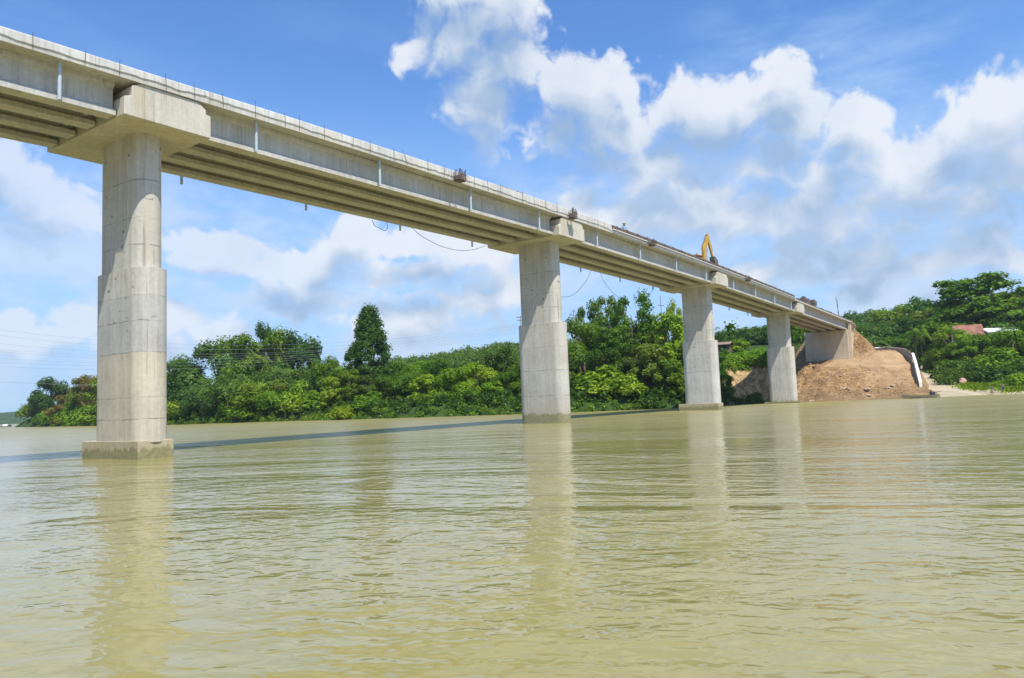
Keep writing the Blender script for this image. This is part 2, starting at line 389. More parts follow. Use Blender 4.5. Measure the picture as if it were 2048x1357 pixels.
def ground(x, y):
    x = np.atleast_1d(np.asarray(x, float)); y = np.atleast_1d(np.asarray(y, float))
    h, u = ground0(x, y)[:2]; s, t = st_of(x, y); e = embank(s, t)
    return np.where(inside(s, t, u), e, np.where((s > 114) & (s < 203) & (t > -17) & (t < 32), np.maximum(h, e), h))
def gz(x, y): return float(ground(x, y)[0])

# ground material: forest floor, eroded earth on the steep bank, pale sand on the landing
m_ground, T, b = newmat('earth_and_undergrowth')
o = T.n('ShaderNodeTexCoord').outputs['Object']; gn = T.n('ShaderNodeNewGeometry')
nz = T.n('ShaderNodeSeparateXYZ', {0: gn.outputs['Normal']}).outputs[2]
fine = T.noise(o, .8, 6, .65); big = T.noise(o, .12, 4, .6)
green = T.mix(T.mr(fine, .35, .65), (.022, .045, .010), (.055, .095, .02))
earth = T.mix(T.mr(T.noise(T.vm(o, (1, 1, .16)), 1.1, 6, .7), .36, .64), (.20, .125, .055), (.47, .34, .175))
a_s = T.n('ShaderNodeAttribute', attribute_name='sand').outputs['Fac']
a_e = T.n('ShaderNodeAttribute', attribute_name='bare').outputs['Fac']
sand = T.mix(T.mr(T.noise(o, .35, 6, .6), .3, .7), (.33, .265, .17), (.46, .385, .27))
c = T.mix(T.mr(T.m('ADD', a_e, T.mr(fine, .3, .7, -.3, .3)), .4, .6), green, earth)
c = T.mix(T.mr(T.m('ADD', a_s, T.mr(fine, .3, .7, -.15, .15)), .4, .6), c, sand)
setp(T, b, col=c, rough=.95, spec=.1, normal=T.n('ShaderNodeBump', {'Strength': .6, 'Distance': .4, 'Height': fine}).outputs[0])
def axis(segs):                                                # [(start, stop, step), ...]
    return np.concatenate([np.arange(a, b_, st) for a, b_, st in segs] + [[segs[-1][1]]])
gx = axis([(-900, -340, 28), (-340, 36, 3), (36, 176, 1.0), (176, 300, 5), (300, 900, 30)])
gy = axis([(85, 118, 3), (118, 250, 1.0), (250, 480, 4), (480, 1600, 40)])
X, Y = np.meshgrid(gx, gy); H, U, D_, d_, SND = ground0(X, Y)
S_, T_ = st_of(X, Y)
H = np.where(inside(S_, T_, U), np.minimum(H, embank(S_, T_) - .7), H)
me = grid_mesh('ground', X, Y, H, m_ground)
at_ = me.attributes.new('sand', 'FLOAT', 'POINT'); at_.data.foreach_set('value', SND.reshape(-1).astype(np.float32))
cliff = sm((U - 1436) / 12) * (1 - sm((d_ - 9) / 2)) * (U < 1640) + (U > 1838) * (U < 1866) * sm((D_ - np.interp(U, *DV) - 1) / 2) * (1 - sm((D_ - np.interp(U, *DV) - 14) / 4))
cliff = np.maximum(cliff, (d_ < .8) * (U > 380) * (U < 640) * .55)
at_ = me.attributes.new('bare', 'FLOAT', 'POINT'); at_.data.foreach_set('value', cliff.reshape(-1).astype(np.float32))
tag(link('ground', me), 'river bank and hillside under the trees, bare earth where it has slipped', 'ground', kind='structure')

# embankment of fresh earth round the far abutment
m_dirt, T, b = newmat('fresh_red_brown_earth')
o = T.n('ShaderNodeTexCoord').outputs['Object']; sp_ = T.n('ShaderNodeSeparateXYZ', {0: o})
n1 = T.noise(o, .35, 6, .62); n2 = T.noise(o, 2.2, 6, .7); n3 = T.noise(o, 7, 4, .7)
c = T.mix(T.mr(n1, .32, .68), (.27, .158, .070), (.48, .310, .152))
c = T.mix(T.mr(n2, .36, .60, .85, 0), c, (.12, .066, .033))
c = T.mix(T.mr(n3, .60, .74, 0, .55), c, (.56, .46, .31))
a_r = T.n('ShaderNodeAttribute', attribute_name='worked').outputs['Fac']
c = T.mix(T.m('MULTIPLY', a_r, .7), c, T.mix(T.mr(n1, .3, .7), (.42, .27, .14), (.52, .36, .21)))
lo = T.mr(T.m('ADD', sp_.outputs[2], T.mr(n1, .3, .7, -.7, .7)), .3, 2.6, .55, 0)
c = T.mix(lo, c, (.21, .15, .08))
setp(T, b, col=c, rough=.95, spec=.1, normal=T.n('ShaderNodeBump', {'Strength': .9, 'Distance': .25, 'Height': T.m('ADD', n2, T.m('MULTIPLY', n3, .6))}).outputs[0])
es = axis([(114, 172, .36), (172, 204, 1.2)]); et = axis([(-17, 32, .36)])
ES, ET = np.meshgrid(es, et); EZ = embank(ES, ET)
EX = P0[0] + AX[0] * ES + NX[0] * ET; EY = P0[1] + AX[1] * ES + NX[1] * ET
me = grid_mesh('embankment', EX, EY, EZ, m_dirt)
dd = sdist(EX, EY); wk = sm((dd - 14.5) / 1.5) * (1 - sm((EZ - 9.6) / 1)) * (ET > 1) + sm((ET - 9) / 4) * sm((dd - 5) / 3) * .6
at_ = me.attributes.new('worked', 'FLOAT', 'POINT'); at_.data.foreach_set('value', np.clip(wk, 0, 1).reshape(-1).astype(np.float32))
tag(link('embankment', me), 'raw brown earth embankment sloping from the far abutment to the water', 'embankment', kind='structure')

# far hills down river
m_far, T, b = newmat('distant_woodland')
o = T.n('ShaderNodeTexCoord').outputs['Object']
setp(T, b, col=T.mix(T.mr(T.noise(o, .06, 6, .7), .35, .65), (.030, .065, .030), (.075, .13, .045)), rough=1.0, spec=0.0,
     normal=T.n('ShaderNodeBump', {'Strength': 1.0, 'Distance': 4.0, 'Height': T.noise(o, .12, 5, .7)}).outputs[0])
fx = np.linspace(-2600, -260, 300); fy = np.linspace(960, 1500, 60)
FX, FY = np.meshgrid(fx, fy)
FZ = -1 + (4 + 24 * sm((FY - 960) / 260) * (.55 + .45 * np.sin(FX * .0042 + 1.2) * .6 + .25)) * sm((FY - 960) / 30) + vnoise(FX, FY, 40, 21) * 3.0 * sm((FY - 965) / 40)
tag(link('far_hills', grid_mesh('far_hills', FX, FY, FZ, m_far)), 'low wooded hills on the horizon at the far left', 'hills', kind='structure')

# ------------------------------------------------------------------ river
m_wat, T, b = newmat('muddy_river_water')
o = T.n('ShaderNodeTexCoord').outputs['Object']
rot = R(90) - TH                                               # ripples lie across the current
pv = T.vm(o, (1, 1, 1), (0, 0, 0), (0, 0, R(14)))
calm = T.mr(T.noise(T.vm(pv, (.05, .16, 1)), 1.0, 4, .6, .8), .34, .68, .28, 1.25)
w1 = T.noise(T.vm(pv, (.42, .60, 1)), .8, 2, .5, .6)
w2 = T.noise(T.vm(pv, (1.35, 1.95, 1), (3, 1, 0)), 1.0, 1, .45, .7)
w3 = T.noise(T.vm(pv, (3.3, 4.6, 1), (7, 2, 0)), 1.0, 1, .45, .9)
riff = T.mr(T.n('ShaderNodeSeparateXYZ', {0: o}).outputs[1], 9, 75, .36, .46)   # choppier out in the stream
hgt = T.m('ADD', T.m('MULTIPLY', w1, .20), T.m('ADD', T.m('MULTIPLY', w2, .115), T.m('MULTIPLY', w3, .062)))
bp = T.n('ShaderNodeBump', {'Strength': 1.0, 'Distance': 1.0, 'Height': T.m('MULTIPLY', hgt, T.m('MULTIPLY', calm, riff))})
silt = T.mix(T.mr(T.noise(T.vm(pv, (.05, .1, 1)), 1.0, 4, .55), .3, .7), (.262, .226, .076), (.292, .252, .098))
far = T.mr(T.n('ShaderNodeSeparateXYZ', {0: o}).outputs[1], 12, 130, .05, .34, False)   # wavelets too fine to see from here
setp(T, b, col=silt, rough=far, ior=1.333, spec=.5, normal=bp.outputs[0])
wp = [(-4000, -600, 0), (4000, -600, 0), (4000, 6000, 0), (-4000, 6000, 0)]
tag(mesh_obj('water', wp, [(0, 1, 2, 3)], m_wat), 'muddy olive river water with small ripples', 'water', kind='structure')
bed, T, b = newmat('river_bed_silt'); setp(T, b, col=(.2, .16, .08), rough=1.0)
tag(mesh_obj('terrain', [(x, y, -3.0) for x, y, _ in wp], [(0, 1, 2, 3)], bed), 'silt bed under the river', 'terrain', kind='structure')

# ------------------------------------------------------------------ bridge
_zs = np.polyfit([-40, 0, 40, 80, 120, 160], [15.75, 16.88, 17.35, 17.04, 16.25, 15.35], 4)
def Zc(s): return float(np.polyval(_zs, s))                    # underside of the crossheads along the road's vertical curve
SOF = 1.82                                                     # from there up to the deck soffit
bridge = empty('bridge', tuple(P0), math.atan2(AX[1], AX[0]))
tag(bridge, 'long unfinished concrete girder bridge on tall stepped piers across the river', 'bridge')
def L(s, t, z): return (s, -t, z)                              # bridge frame -> the empty's own axes
cA, cB, cW = (.535, .505, .435), (.41, .385, .33), (.46, .39, .27)
m_up = concrete('pier_concrete_upper', (.52, .495, .43), lift=(14.4, 12.4, 11.0), holes=9.5, form=1.3, streak=1.2)
m_low0 = concrete('pier_concrete_lower', cA, lift=(5.4, 8.3, 7.0, 3.1, 2.0), pour=((-1, 5.4, (.53, .465, .34)), (5.4, 8.3, (.46, .445, .40))), form=1.6, streak=1.2, holes=5.5)
m_low1 = concrete('pier_concrete_waterline', cA, lift=(5.0, 7.2, 2.6), wet=.95, form=1.6, pour=((-1, 5.0, (.50, .475, .41)),))
m_low2 = concrete('pier_concrete_pale', (.55, .525, .465), lift=(5.3, 7.6), form=1.6, holes=4.6)
m_low3 = concrete('pier_concrete_striped', (.55, .515, .44), lift=(6.2, 3.4), wet=.45, form=.8, streak=1.5)
m_cap = concrete('pile_cap_concrete', (.46, .385, .25), wet=.55, streak=.8)
m_head = concrete('crosshead_concrete', (.55, .51, .42), streak=1.0, form=2.4)
m_gird = concrete('girder_concrete', (.515, .495, .445), streak=1.3)
m_deck = concrete('deck_concrete', (.52, .50, .44), streak=1.3)
m_kerb = concrete('kerb_concrete', (.56, .545, .50), streak=1.6)
m_abut = concrete('abutment_concrete', (.57, .48, .345), lift=(10.2, 12.0, 13.8), form=1.2, streak=.8)
m_pipe = plain('grey_blue_plastic_pipe', (.46, .54, .60), .4, var=.08)
m_rust = plain('rusty_steel', (.10, .06, .04), .8)
m_dark = plain('joint_shadow_filler', (.05, .045, .04), .9)
m_form = plain('weathered_formwork_board', (.13, .095, .075), .85, var=.35, scale=2.0)
m_ply = plain('grey_formwork_ply', (.30, .30, .27), .8, var=.2, scale=3.0)
m_bat = plain('pale_timber_batten', (.58, .55, .48), .8)

def capsule(hl, r, z, tc, n=14):                               # outline of a round-ended pier: length along t
    pts = []
    for k in range(n + 1):
        w = -math.pi / 2 + math.pi * k / n; pts.append((r * math.sin(w), tc + (hl - r) + r * math.cos(w)))
    for k in range(n + 1):
        w = math.pi / 2 + math.pi * k / n; pts.append((r * math.sin(w), tc - (hl - r) + r * math.cos(w)))
    return [L(s, t, z) for s, t in pts]
PIERS = [(0, .45, 2.50, 2.15, 9.75, m_low0, .92), (40, .35, 2.60, 2.20, 9.5, m_low1, None), (80, .40, 2.50, 2.15, 9.55, m_low2, .92), (120, .0, 2.45, 2.05, 10.2, m_low3, .30)]
for s0, tc_, hl, hu, zst, ml, ct in PIERS:
    zb = Zc(s0); pier = empty('pier'); pier.parent = bridge; pier.location = L(s0, 0, 0)
    MB().loft([capsule(hl, .90, -1.5 if ct is None else ct * .9, tc_), capsule(hl, .90, zst, tc_)]).build('lower_shaft', ml, pier, auto=35)
    MB().loft([capsule(hu, .79, zst - .02, tc_ - .05), capsule(hu, .79, zb + .01, tc_ - .05)]).build('upper_shaft', m_up, pier, auto=35)
    if ct is not None:
        hw = 2.88 if ct > .5 else 3.2; hs = .94 if ct > .5 else 1.25
        mb = MB(); mb.box((-hs, -hw, -1.5), (hs, hw, ct)); mb.build('pile_cap', m_cap, pier, bevel=.03)
    tt = 4.17; mb = MB()
    prof = [(-2.33, zb), (2.33, zb), (2.33, zb + 1.22), (2.05, zb + 1.27), (2.05, zb + 1.50), (1.6, zb + SOF - .02), (-1.45, zb + SOF - .02), (-1.95, zb + 1.55), (-1.95, zb + 1.05), (-2.33, zb + .92)]
    mb.loft([[L(s, tt, z) for s, z in prof], [L(s, -tt, z) for s, z in prof]]); mb.build('crosshead', m_head, pier, bevel=.03)
# girders
GP = [(-.40, 0), (.40, 0), (.40, .24), (.11, .46), (.11, 1.38), (.30, 1.52), (.30, SOF - .10), (-.30, SOF - .10), (-.30, 1.52), (-.11, 1.38), (-.11, .46), (-.40, .24)]
for k in range(-1, 4):
    sa, sb = 40 * k + 2.36, 40 * (k + 1) - 2.42
    if k == 3: sb = 160.6
    if k == -1: sa = -38
    for tg in (3.12, 1.04, -1.04, -3.12):
        mb = MB(); za, z2 = Zc(sa) + .12, Zc(sb) + .12
        mb.loft([[L(sa, tg + a, za + h) for a, h in GP], [L(sb, tg + a, z2 + h) for a, h in GP]]); mb.build('girder', m_gird, bridge)
    for se in ((sb - .35,) if k == 3 else (sa + .5, sb - .5)):
        zz = Zc(se); mb = MB()
        for ta, tb_ in ((-2.98, -1.18), (-.90, .90), (1.18, 2.98)): mb.box(L(se - .12, tb_, zz + .55), L(se + .12, ta, zz + SOF - .01))
        mb.build('diaphragm', m_gird, bridge)
# deck slab
ss = np.arange(-40, 163.01, 2.0)
mb = MB(); mb.loft([[L(s, t, Zc(s) + SOF + h) for t, h in ((4.26, .0), (4.26, .24), (0, .33), (-4.26, .24), (-4.26, 0))] for s in ss]); mb.build('deck', m_deck, bridge)
# soffit ledge over the outer girders and concrete kerb with a ragged lower lip
def kerb_h(s): return float(np.interp(s, [-40, 0, 6, 24, 38, 48], [.62, .66, .74, .80, .90, .92]))
for sg in (1, -1):
    s1 = np.arange(-40, 47.9, .35 if sg > 0 else 3); rg = np.random.default_rng(5)
    lip = np.cumsum(rg.normal(0, .02, len(s1))); lip = .30 + .05 * np.sin(s1 * .31) + (lip - np.convolve(lip, np.ones(9) / 9, 'same')) + rg.normal(0, .018, len(s1))
    mb = MB(); mb.loft([[L(s, sg * t, Zc(s) + SOF + h) for t, h in ((4.31, float(l)), (4.29, kerb_h(s) - .06), (4.22, kerb_h(s)), (3.92, kerb_h(s)), (3.85, .2), (4.2, .1))] for s, l in zip(s1, lip)]); mb.build('kerb', m_kerb, bridge)
# formwork of the kerb still to be cast
s2 = np.arange(48, 117, 2.0)
for sg in (1, -1):
    mb = MB(); mb.loft([[L(s, sg * t, Zc(s) + SOF + h) for t, h in ((4.30, .10), (4.30, .34), (4.27, .34), (4.27, .10))] for s in s2]); mb.build('formwork_panel', m_ply, bridge)
    mb = MB(); mb.loft([[L(s, sg * t, Zc(s) + SOF + h) for t, h in ((4.36, .345), (4.36, .46), (4.20, .46), (4.20, .345))] for s in s2]); mb.build('batten', m_bat, bridge)
    mb = MB(); mb.loft([[L(s, sg * t, Zc(s) + SOF + h) for t, h in ((4.30, .47), (4.30, .82), (4.20, .82), (4.20, .47))] for s in s2])
    for s in np.arange(49, 115, 2.4): mb.box(L(s, sg * 4.37, Zc(s) + SOF + .46), L(s + .1, sg * 4.31, Zc(s) + SOF + .86))
    mb.build('formwork_rail', m_form, bridge)
s3 = np.arange(117, 161.1, 2.0)
mb = MB(); mb.loft([[L(s, t, Zc(s) + SOF + h) for t, h in ((4.27, .245), (4.27, .36), (3.9, .36), (3.9, .245))] for s in s3])
rg = np.random.default_rng(8)
for s in np.arange(117.5, 160, 1.3): mb.box(L(s, 4.15, Zc(s) + SOF + .3), L(s + .7, 4.0, Zc(s) + SOF + .45 + rg.random() * .22))
mb.build('formwork_rail', m_form, bridge)
# drain pipes
for k in range(-1, 3):
    for ds in (5.4, 15.2, 25.1, 34.85):
        s = 40 * k + ds
        if s < -8: continue
        MB().tube([L(s, 3.86, Zc(s) + SOF - .01), L(s, 3.86, Zc(s) + .02)], .085, 12).build('drain_pipe', m_pipe, bridge, auto=40)
        MB().tube([L(s, -3.86, Zc(s) + SOF - .01), L(s, -3.86, Zc(s) - .30)], .085, 12).build('drain_pipe', m_pipe, bridge, auto=40)
# starter bars along the kerb face
BAR = [66,170,239,333,390,447,449,511,571,599,649,706,740,789,816,857,889,949,977,1002,1046,1069,1092,1115]
done = []
for px in BAR:
    s = ont(px, 60 + (px * .335), 4.34)[0]
    if any(abs(s - q) < .6 for q in done): continue
    done.append(s); z = Zc(s) + SOF; k = kerb_h(s); dx = random.uniform(-.06, .10) + (-.5 if px == 816 else 0)
    MB().tube([L(s, 4.335, z + .02), L(s + dx * .4, 4.34, z + k * .6), L(s + dx, 4.33, z + k + random.uniform(.10, .32))], .012, 6).build('starter_bar', m_rust, bridge)
for i in range(36):
    s = 48.5 + 68 * (i + random.random() * .8) / 36; z = Zc(s) + SOF
    MB().tube([L(s, 4.1, z + .3), L(s + random.uniform(-.05, .05), 4.12, z + .9 + random.uniform(.0, .35))], .013, 5).build('starter_bar', m_rust, bridge)
# abutment
ab = empty('abutment'); ab.parent = bridge
za = Zc(160.5) + .08; mb = MB()
mb.loft([[L(159.6, -5.5, z_) if False else L(159.6 + (0 if z_ > 6 else .0), t_, z_) for t_, z_ in ((-5.6, za), (3.75, za), (3.75, 5.0), (-5.6, 5.0))],
         [L(161.4, t_, z_) for t_, z_ in ((-5.6, za), (3.75, za), (3.75, 5.0), (-5.6, 5.0))]])
mb.build('front_wall', m_abut, ab, bevel=.04)
mb = MB(); mb.loft([[L(160.2, 3.76, 5.0), L(163.2, 3.76, 5.0), L(165.6, 3.76, za + .9), L(160.4, 3.76, za + .9)], [L(160.2, 4.25, 5.0), L(163.2, 4.25, 5.0), L(165.6, 4.25, za + .9), L(160.4, 4.25, za + .9)]]); mb.build('wing_wall', m_abut, ab, bevel=.03)
mb = MB(); mb.box(L(161.0, 4.1, za + .01), L(161.8, -4.1, za + SOF + .1)); mb.build('back_wall', m_abut, ab)
rg = np.random.default_rng(2); mb = MB()
for i in range(26):
    s, t = 161.6 + rg.random() * 2.4, 3.3 + rg.random() * 1.2; z = za + .3 + rg.random() * 1.6; q = .18 + rg.random() * .3
    mb.box(L(s - q, t + q, z - q), L(s + q, t - q, z + q))
mb.build('broken_concrete', plain('rough_brown_rubble', (.26, .17, .10), .95, var=.4, scale=2), ab, bevel=.08)

# ------------------------------------------------------------------ foliage
LM = {
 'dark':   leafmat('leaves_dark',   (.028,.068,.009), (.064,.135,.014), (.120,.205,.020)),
 'mid':    leafmat('leaves_mid',    (.055,.120,.009), (.118,.222,.013), (.190,.300,.020)),
 'light':  leafmat('leaves_light',  (.092,.185,.009), (.185,.320,.015), (.290,.410,.026)),
 'yellow': leafmat('leaves_yellow', (.120,.195,.009), (.220,.320,.015), (.320,.400,.026)),
 'blue':   leafmat('leaves_bluish', (.045,.104,.018), (.094,.186,.028), (.150,.255,.044)),
 'olive':  leafmat('leaves_olive',  (.082,.140,.014), (.150,.228,.024), (.225,.295,.042)),
 'red':    leafmat('leaves_reddish',(.075,.120,.014), (.180,.155,.028), (.275,.175,.050)),
 'grey':   leafmat('leaves_greyish',(.125,.155,.055), (.200,.220,.085), (.260,.270,.125)),
}
m_bark = plain('grey_brown_bark', (.10, .085, .062), .95, var=.35, scale=3)
m_pale = plain('pale_bark', (.34, .30, .24), .9, var=.25, scale=3)

def unit(v): return v / np.maximum(np.linalg.norm(v, axis=-1, keepdims=True), 1e-9)
def leafquads(C, N, size, asp=.62, rg=rng, hang=0.0):
    n = len(C); N = unit(N); r = rg.normal(size=(n, 3)); r[:, 2] -= hang
    U_ = unit(r - (r * N).sum(1, keepdims=True) * N); V_ = np.cross(N, U_)
    sz = (size * (.7 + .6 * rg.random(n)))[:, None]
    a = U_ * sz * .5; b_ = V_ * sz * .5 * asp
    return np.stack([C - a, C + b_ - a * .1, C + a, C - b_ - a * .1], 1)
def puff(c, r, n, leaf, asp=.62, flat=1.0, rg=rng, up=.35, hang=0.0):
    d = unit(rg.normal(size=(int(n * 1.35), 3))); keep = (d[:, 2] > -.55) | (rg.random(len(d)) < .35); d = d[keep][:n]
    rad = r * (.66 + .40 * rg.random(len(d)) ** .6)[:, None]
    rad *= (1 + .22 * np.sin(d[:, :1] * 5 + c[0]) * np.sin(d[:, 1:2] * 5 + c[1]) )
    C = np.array(c) + d * rad * np.array([1, 1, flat])
    N = d * 1.15 + rg.normal(size=d.shape) * .42 + np.array([0, 0, up])
    q = leafquads(C, N, leaf, asp, rg, hang)
    k = max(6, int(n * .10)); di = unit(rg.normal(size=(k, 3)))   # oversized leaves added inside the clump to block light
    return np.concatenate([q, leafquads(np.array(c) + di * r * .42 * np.array([1, 1, flat]), di + rg.normal(size=di.shape) * .3, r * .62, .8, rg)])
def limbs(base_r, top, ends, mat_name=None, lean=(0, 0), trunk_top=None):
    mb = MB(); tz = trunk_top or top
    mb.tube([(0, 0, -1.0), (lean[0] * .3, lean[1] * .3, tz * .35), (lean[0], lean[1], tz)], [base_r * 1.15, base_r * .8, base_r * .35], 8)
    for e in ends:
        h = min(max(.15 * tz, e[2] * .55 - .5), tz * .92); f = h / tz
        p = (lean[0] * f, lean[1] * f, h); mid = ((p[0] + e[0]) / 2, (p[1] + e[1]) / 2, (p[2] + e[2]) / 2 - .3)
        mb.tube([p, mid, e], [base_r * .42, base_r * .28, base_r * .10], 6)
    return mb
PROTO = {}
def proto(key, kind, Q, mb, W_, H_):
    V_ = np.concatenate(Q); me = quads_mesh(kind + '_crown', V_, LM['mid'])
    bm_o = mb.build('trunk', m_bark); tm = bm_o.data; bpy.data.objects.remove(bm_o); tm.polygons.foreach_set('use_smooth', [True] * len(tm.polygons))
    q = V_.reshape(-1, 3)
    PROTO.setdefault(key, []).append((kind, me, tm, float(np.percentile(np.abs(q[:, :2]), 97)) * 2, float(np.percentile(q[:, 2], 99.3))))
def scatter(n, prof, H_, z0, rg, inner=.35):
    out = []
    for i in range(n):
        z = z0 + (1 - z0) * (i + rg.random()) / n; R_ = prof(z); w = rg.random() * 6.283; q = R_ * (inner + (1 - inner) * rg.random()) ** .6
        out.append((q * math.cos(w), q * math.sin(w), z * H_))
    return out
for v in range(3):                                             # broad crowned trees, leafy to the ground
    rg = np.random.default_rng(100 + v); H_ = 14
    cs = scatter(21, lambda z: 3.9 * math.sqrt(max(.05, 1 - ((z - .52) / .56) ** 2)), H_ * .90, .16, rg, .55)
    proto('broad', 'broadleaf_tree', [puff(c, 1.25 + 1.25 * rg.random() ** 1.3, 380, .46, rg=rg) for c in cs], limbs(.32, 11, cs[::4]), 0, 0)
for v in range(2):                                             # low rounded bushes
    rg = np.random.default_rng(120 + v)
    cs = [(2.4 * math.cos(a) * r_, 2.4 * math.sin(a) * r_, .5 + 3.4 * (1 - r_ ** 2) * rg.random() + .4) for a, r_ in [(rg.random() * 6.28, rg.random() ** .5) for _ in range(11)]]
    proto('bush', 'bush', [puff(c, .8 + .9 * rg.random(), 260, .42, .7, rg=rg) for c in cs], limbs(.10, 2.6, cs[::4]), 0, 0)
for v in range(2):                                             # big leaved shrubs
    rg = np.random.default_rng(125 + v)
    cs = [(2.6 * math.cos(a) * r_, 2.6 * math.sin(a) * r_, .6 + 3.8 * (1 - r_ ** 2) * rg.random() + .4) for a, r_ in [(rg.random() * 6.28, rg.random() ** .5) for _ in range(18)]]
    proto('bigleaf', 'bush', [puff(c, .8 + .6 * rg.random(), 150, .54, .72, rg=rg, up=.5) for c in cs], limbs(.12, 3, cs[::4]), 0, 0)
for v in range(2):                                             # drooping feathery bamboo
    rg = np.random.default_rng(130 + v); Q = []; mb = MB()
    for i in range(46):
        w = rg.random() * 6.283; reach = 1.5 + 4.2 * rg.random(); h = 7 + 5.5 * rg.random()
        tt = np.linspace(0, 1, 9); px_ = reach * tt ** 2.0; pz = h * (1.75 * tt - .95 * tt ** 2.6) 
        P_ = np.stack([px_ * math.cos(w) + rg.normal() * .3, px_ * math.sin(w) + rg.normal() * .3, pz], 1)
        if i < 16: mb.tube([tuple(p) for p in P_], [.07, .07, .06, .06, .05, .05, .04, .03, .02], 5)
        k = rg.integers(2, 8, 170) + rg.random(170); i0 = np.floor(k).astype(int); f = (k - i0)[:, None]
        C = P_[i0] * (1 - f) + P_[np.minimum(i0 + 1, 8)] * f + rg.normal(size=(170, 3)) * np.array([.42, .42, .38]) * (.6 + k[:, None] / 9)
        Q.append(leafquads(C, np.array([math.cos(w), math.sin(w), .8]) + rg.normal(size=C.shape) * .5, .62, .30, rg, 1.2))
    proto('bamboo', 'bamboo_clump', Q, mb, 0, 0)
rg = np.random.default_rng(140)                                # tall dense ovate tree with a gap on one flank
cs = [c for c in scatter(150, lambda z: 5.9 * (min(1, (1 - z) * 1.42 + .05)) ** 1.0 * (1 if z > .25 else .7 + z) * (1 + .12 * math.sin(z * 40)), 21, .16, rg, .5) if not (c[0] > 2.6 and 5.5 < c[2] < 8.2) and rg.random() > .16]
proto('cone', 'tall_ovate_tree', [puff(c, .75 + .9 * rg.random() ** 1.5, 170, .40, rg=rg) for c in cs], limbs(.45, 17, cs[::8]), 0, 0)
for v in range(2):                                             # tall open trees
    rg = np.random.default_rng(150 + v); cs = []
    for i in range(24):
        z = .30 + .70 * (i + rg.random()) / 24; R_ = 3.6 * math.sqrt(max(.04, 1 - ((z - .66) / .40) ** 2)); w = i * 2.4 + rg.random(); cs.append((R_ * math.cos(w), R_ * math.sin(w), z * 16.5))
    proto('airy', 'open_crowned_tree', [puff(c, .95 + .85 * rg.random(), 190, .42, rg=rg) for c in cs], limbs(.15, 13.5, cs[::2]), 0, 0)
for v in range(2):                                             # spreading tree in flat tiers
    rg = np.random.default_rng(160 + v); cs = []
    for i in range(46):
        z = .22 + .76 * (i + rg.random()) / 46; R_ = 6.6 * math.sqrt(max(.05, 1 - ((z - .45) / .60) ** 2)); w = i * 2.4 + rg.random() * .8; q = R_ * (.35 + .65 * rg.random()); cs.append((q * math.cos(w), q * math.sin(w), z * 14.5))
    proto('tier', 'spreading_tree', [puff(c, 1.2 + .9 * rg.random(), 180, .46, flat=.42, rg=rg, up=.9) for c in cs], limbs(.38, 12, cs[::3]), 0, 0)
for v in range(2):                                             # trees smothered in climbers
    rg = np.random.default_rng(170 + v)
    cs = scatter(44, lambda z: 3.6 * (1 - .75 * max(0, z - .35) ** 1.4) * (1 + .22 * math.sin(z * 17)), 13.5, .05, rg, .55)
    Q = [puff(c, .95 + .6 * rg.random(), 140, .56, .85, rg=rg, up=.15, hang=.8) for c in cs]
    proto('vine', 'creeper_covered_tree', Q, limbs(.30, 10, cs[::6]), 0, 0)
rg = np.random.default_rng(180)                                # plantation trees with bare pale stems
cs = scatter(16, lambda z: 2.6 * math.sqrt(max(.06, 1 - ((z - .72) / .34) ** 2)), 11, .46, rg)
proto('stem', 'plantation_tree', [puff(c, .9 + .5 * rg.random(), 130, .5, rg=rg) for c in cs], limbs(.15, 10, cs[::3]), 0, 0)
def frond_tree(key, kind, nf, hgt, flen, droop, stem_r, lw, seed):
    rg = np.random.default_rng(seed); Q = []; mb = MB()
    mb.tube([(0, 0, -.6), (.1, 0, hgt * .5), (.15, .1, hgt)], [stem_r * 1.2, stem_r, stem_r * .8], 8)
    for i in range(nf):
        w = 6.283 * i / nf + rg.random() * .4; up_ = .25 + .75 * rg.random(); L_ = flen * (.8 + .4 * rg.random())
        tt = np.linspace(0, 1, 26)[1:]; rr = L_ * tt * math.cos(up_); zz = hgt + L_ * (tt * math.sin(up_) * 1.25 - droop * tt ** 2)
        C0 = np.stack([rr * math.cos(w) + .15, rr * math.sin(w) + .1, zz], 1); side = np.array([-math.sin(w), math.cos(w), 0])
        mb.tube([tuple(p) for p in C0[::6]], .025, 4)
        for sg in (1, -1):
            wdt = lw * np.sin(np.clip(tt, .06, .97) * math.pi)[:, None] ** .6
            a = C0; e = C0 + side * sg * wdt + np.array([0, 0, -.45]) * wdt; g_ = np.array([rr[-1] * math.cos(w), rr[-1] * math.sin(w), 0]) / 25 * .42
            Q.append(np.stack([a - g_, e + g_ * .6, e + g_ * 1.6, a + g_], 1))
    proto(key, kind, Q, mb, 0, 0)
frond_tree('palm', 'palm_tree', 13, 5.2, 2.6, .95, .12, .75, 190)
frond_tree('coco', 'palm_tree', 18, 3.0, 3.6, .8, .18, .8, 191)
frond_tree('banana', 'banana_plant', 9, 1.6, 2.4, .7, .16, .42, 192)

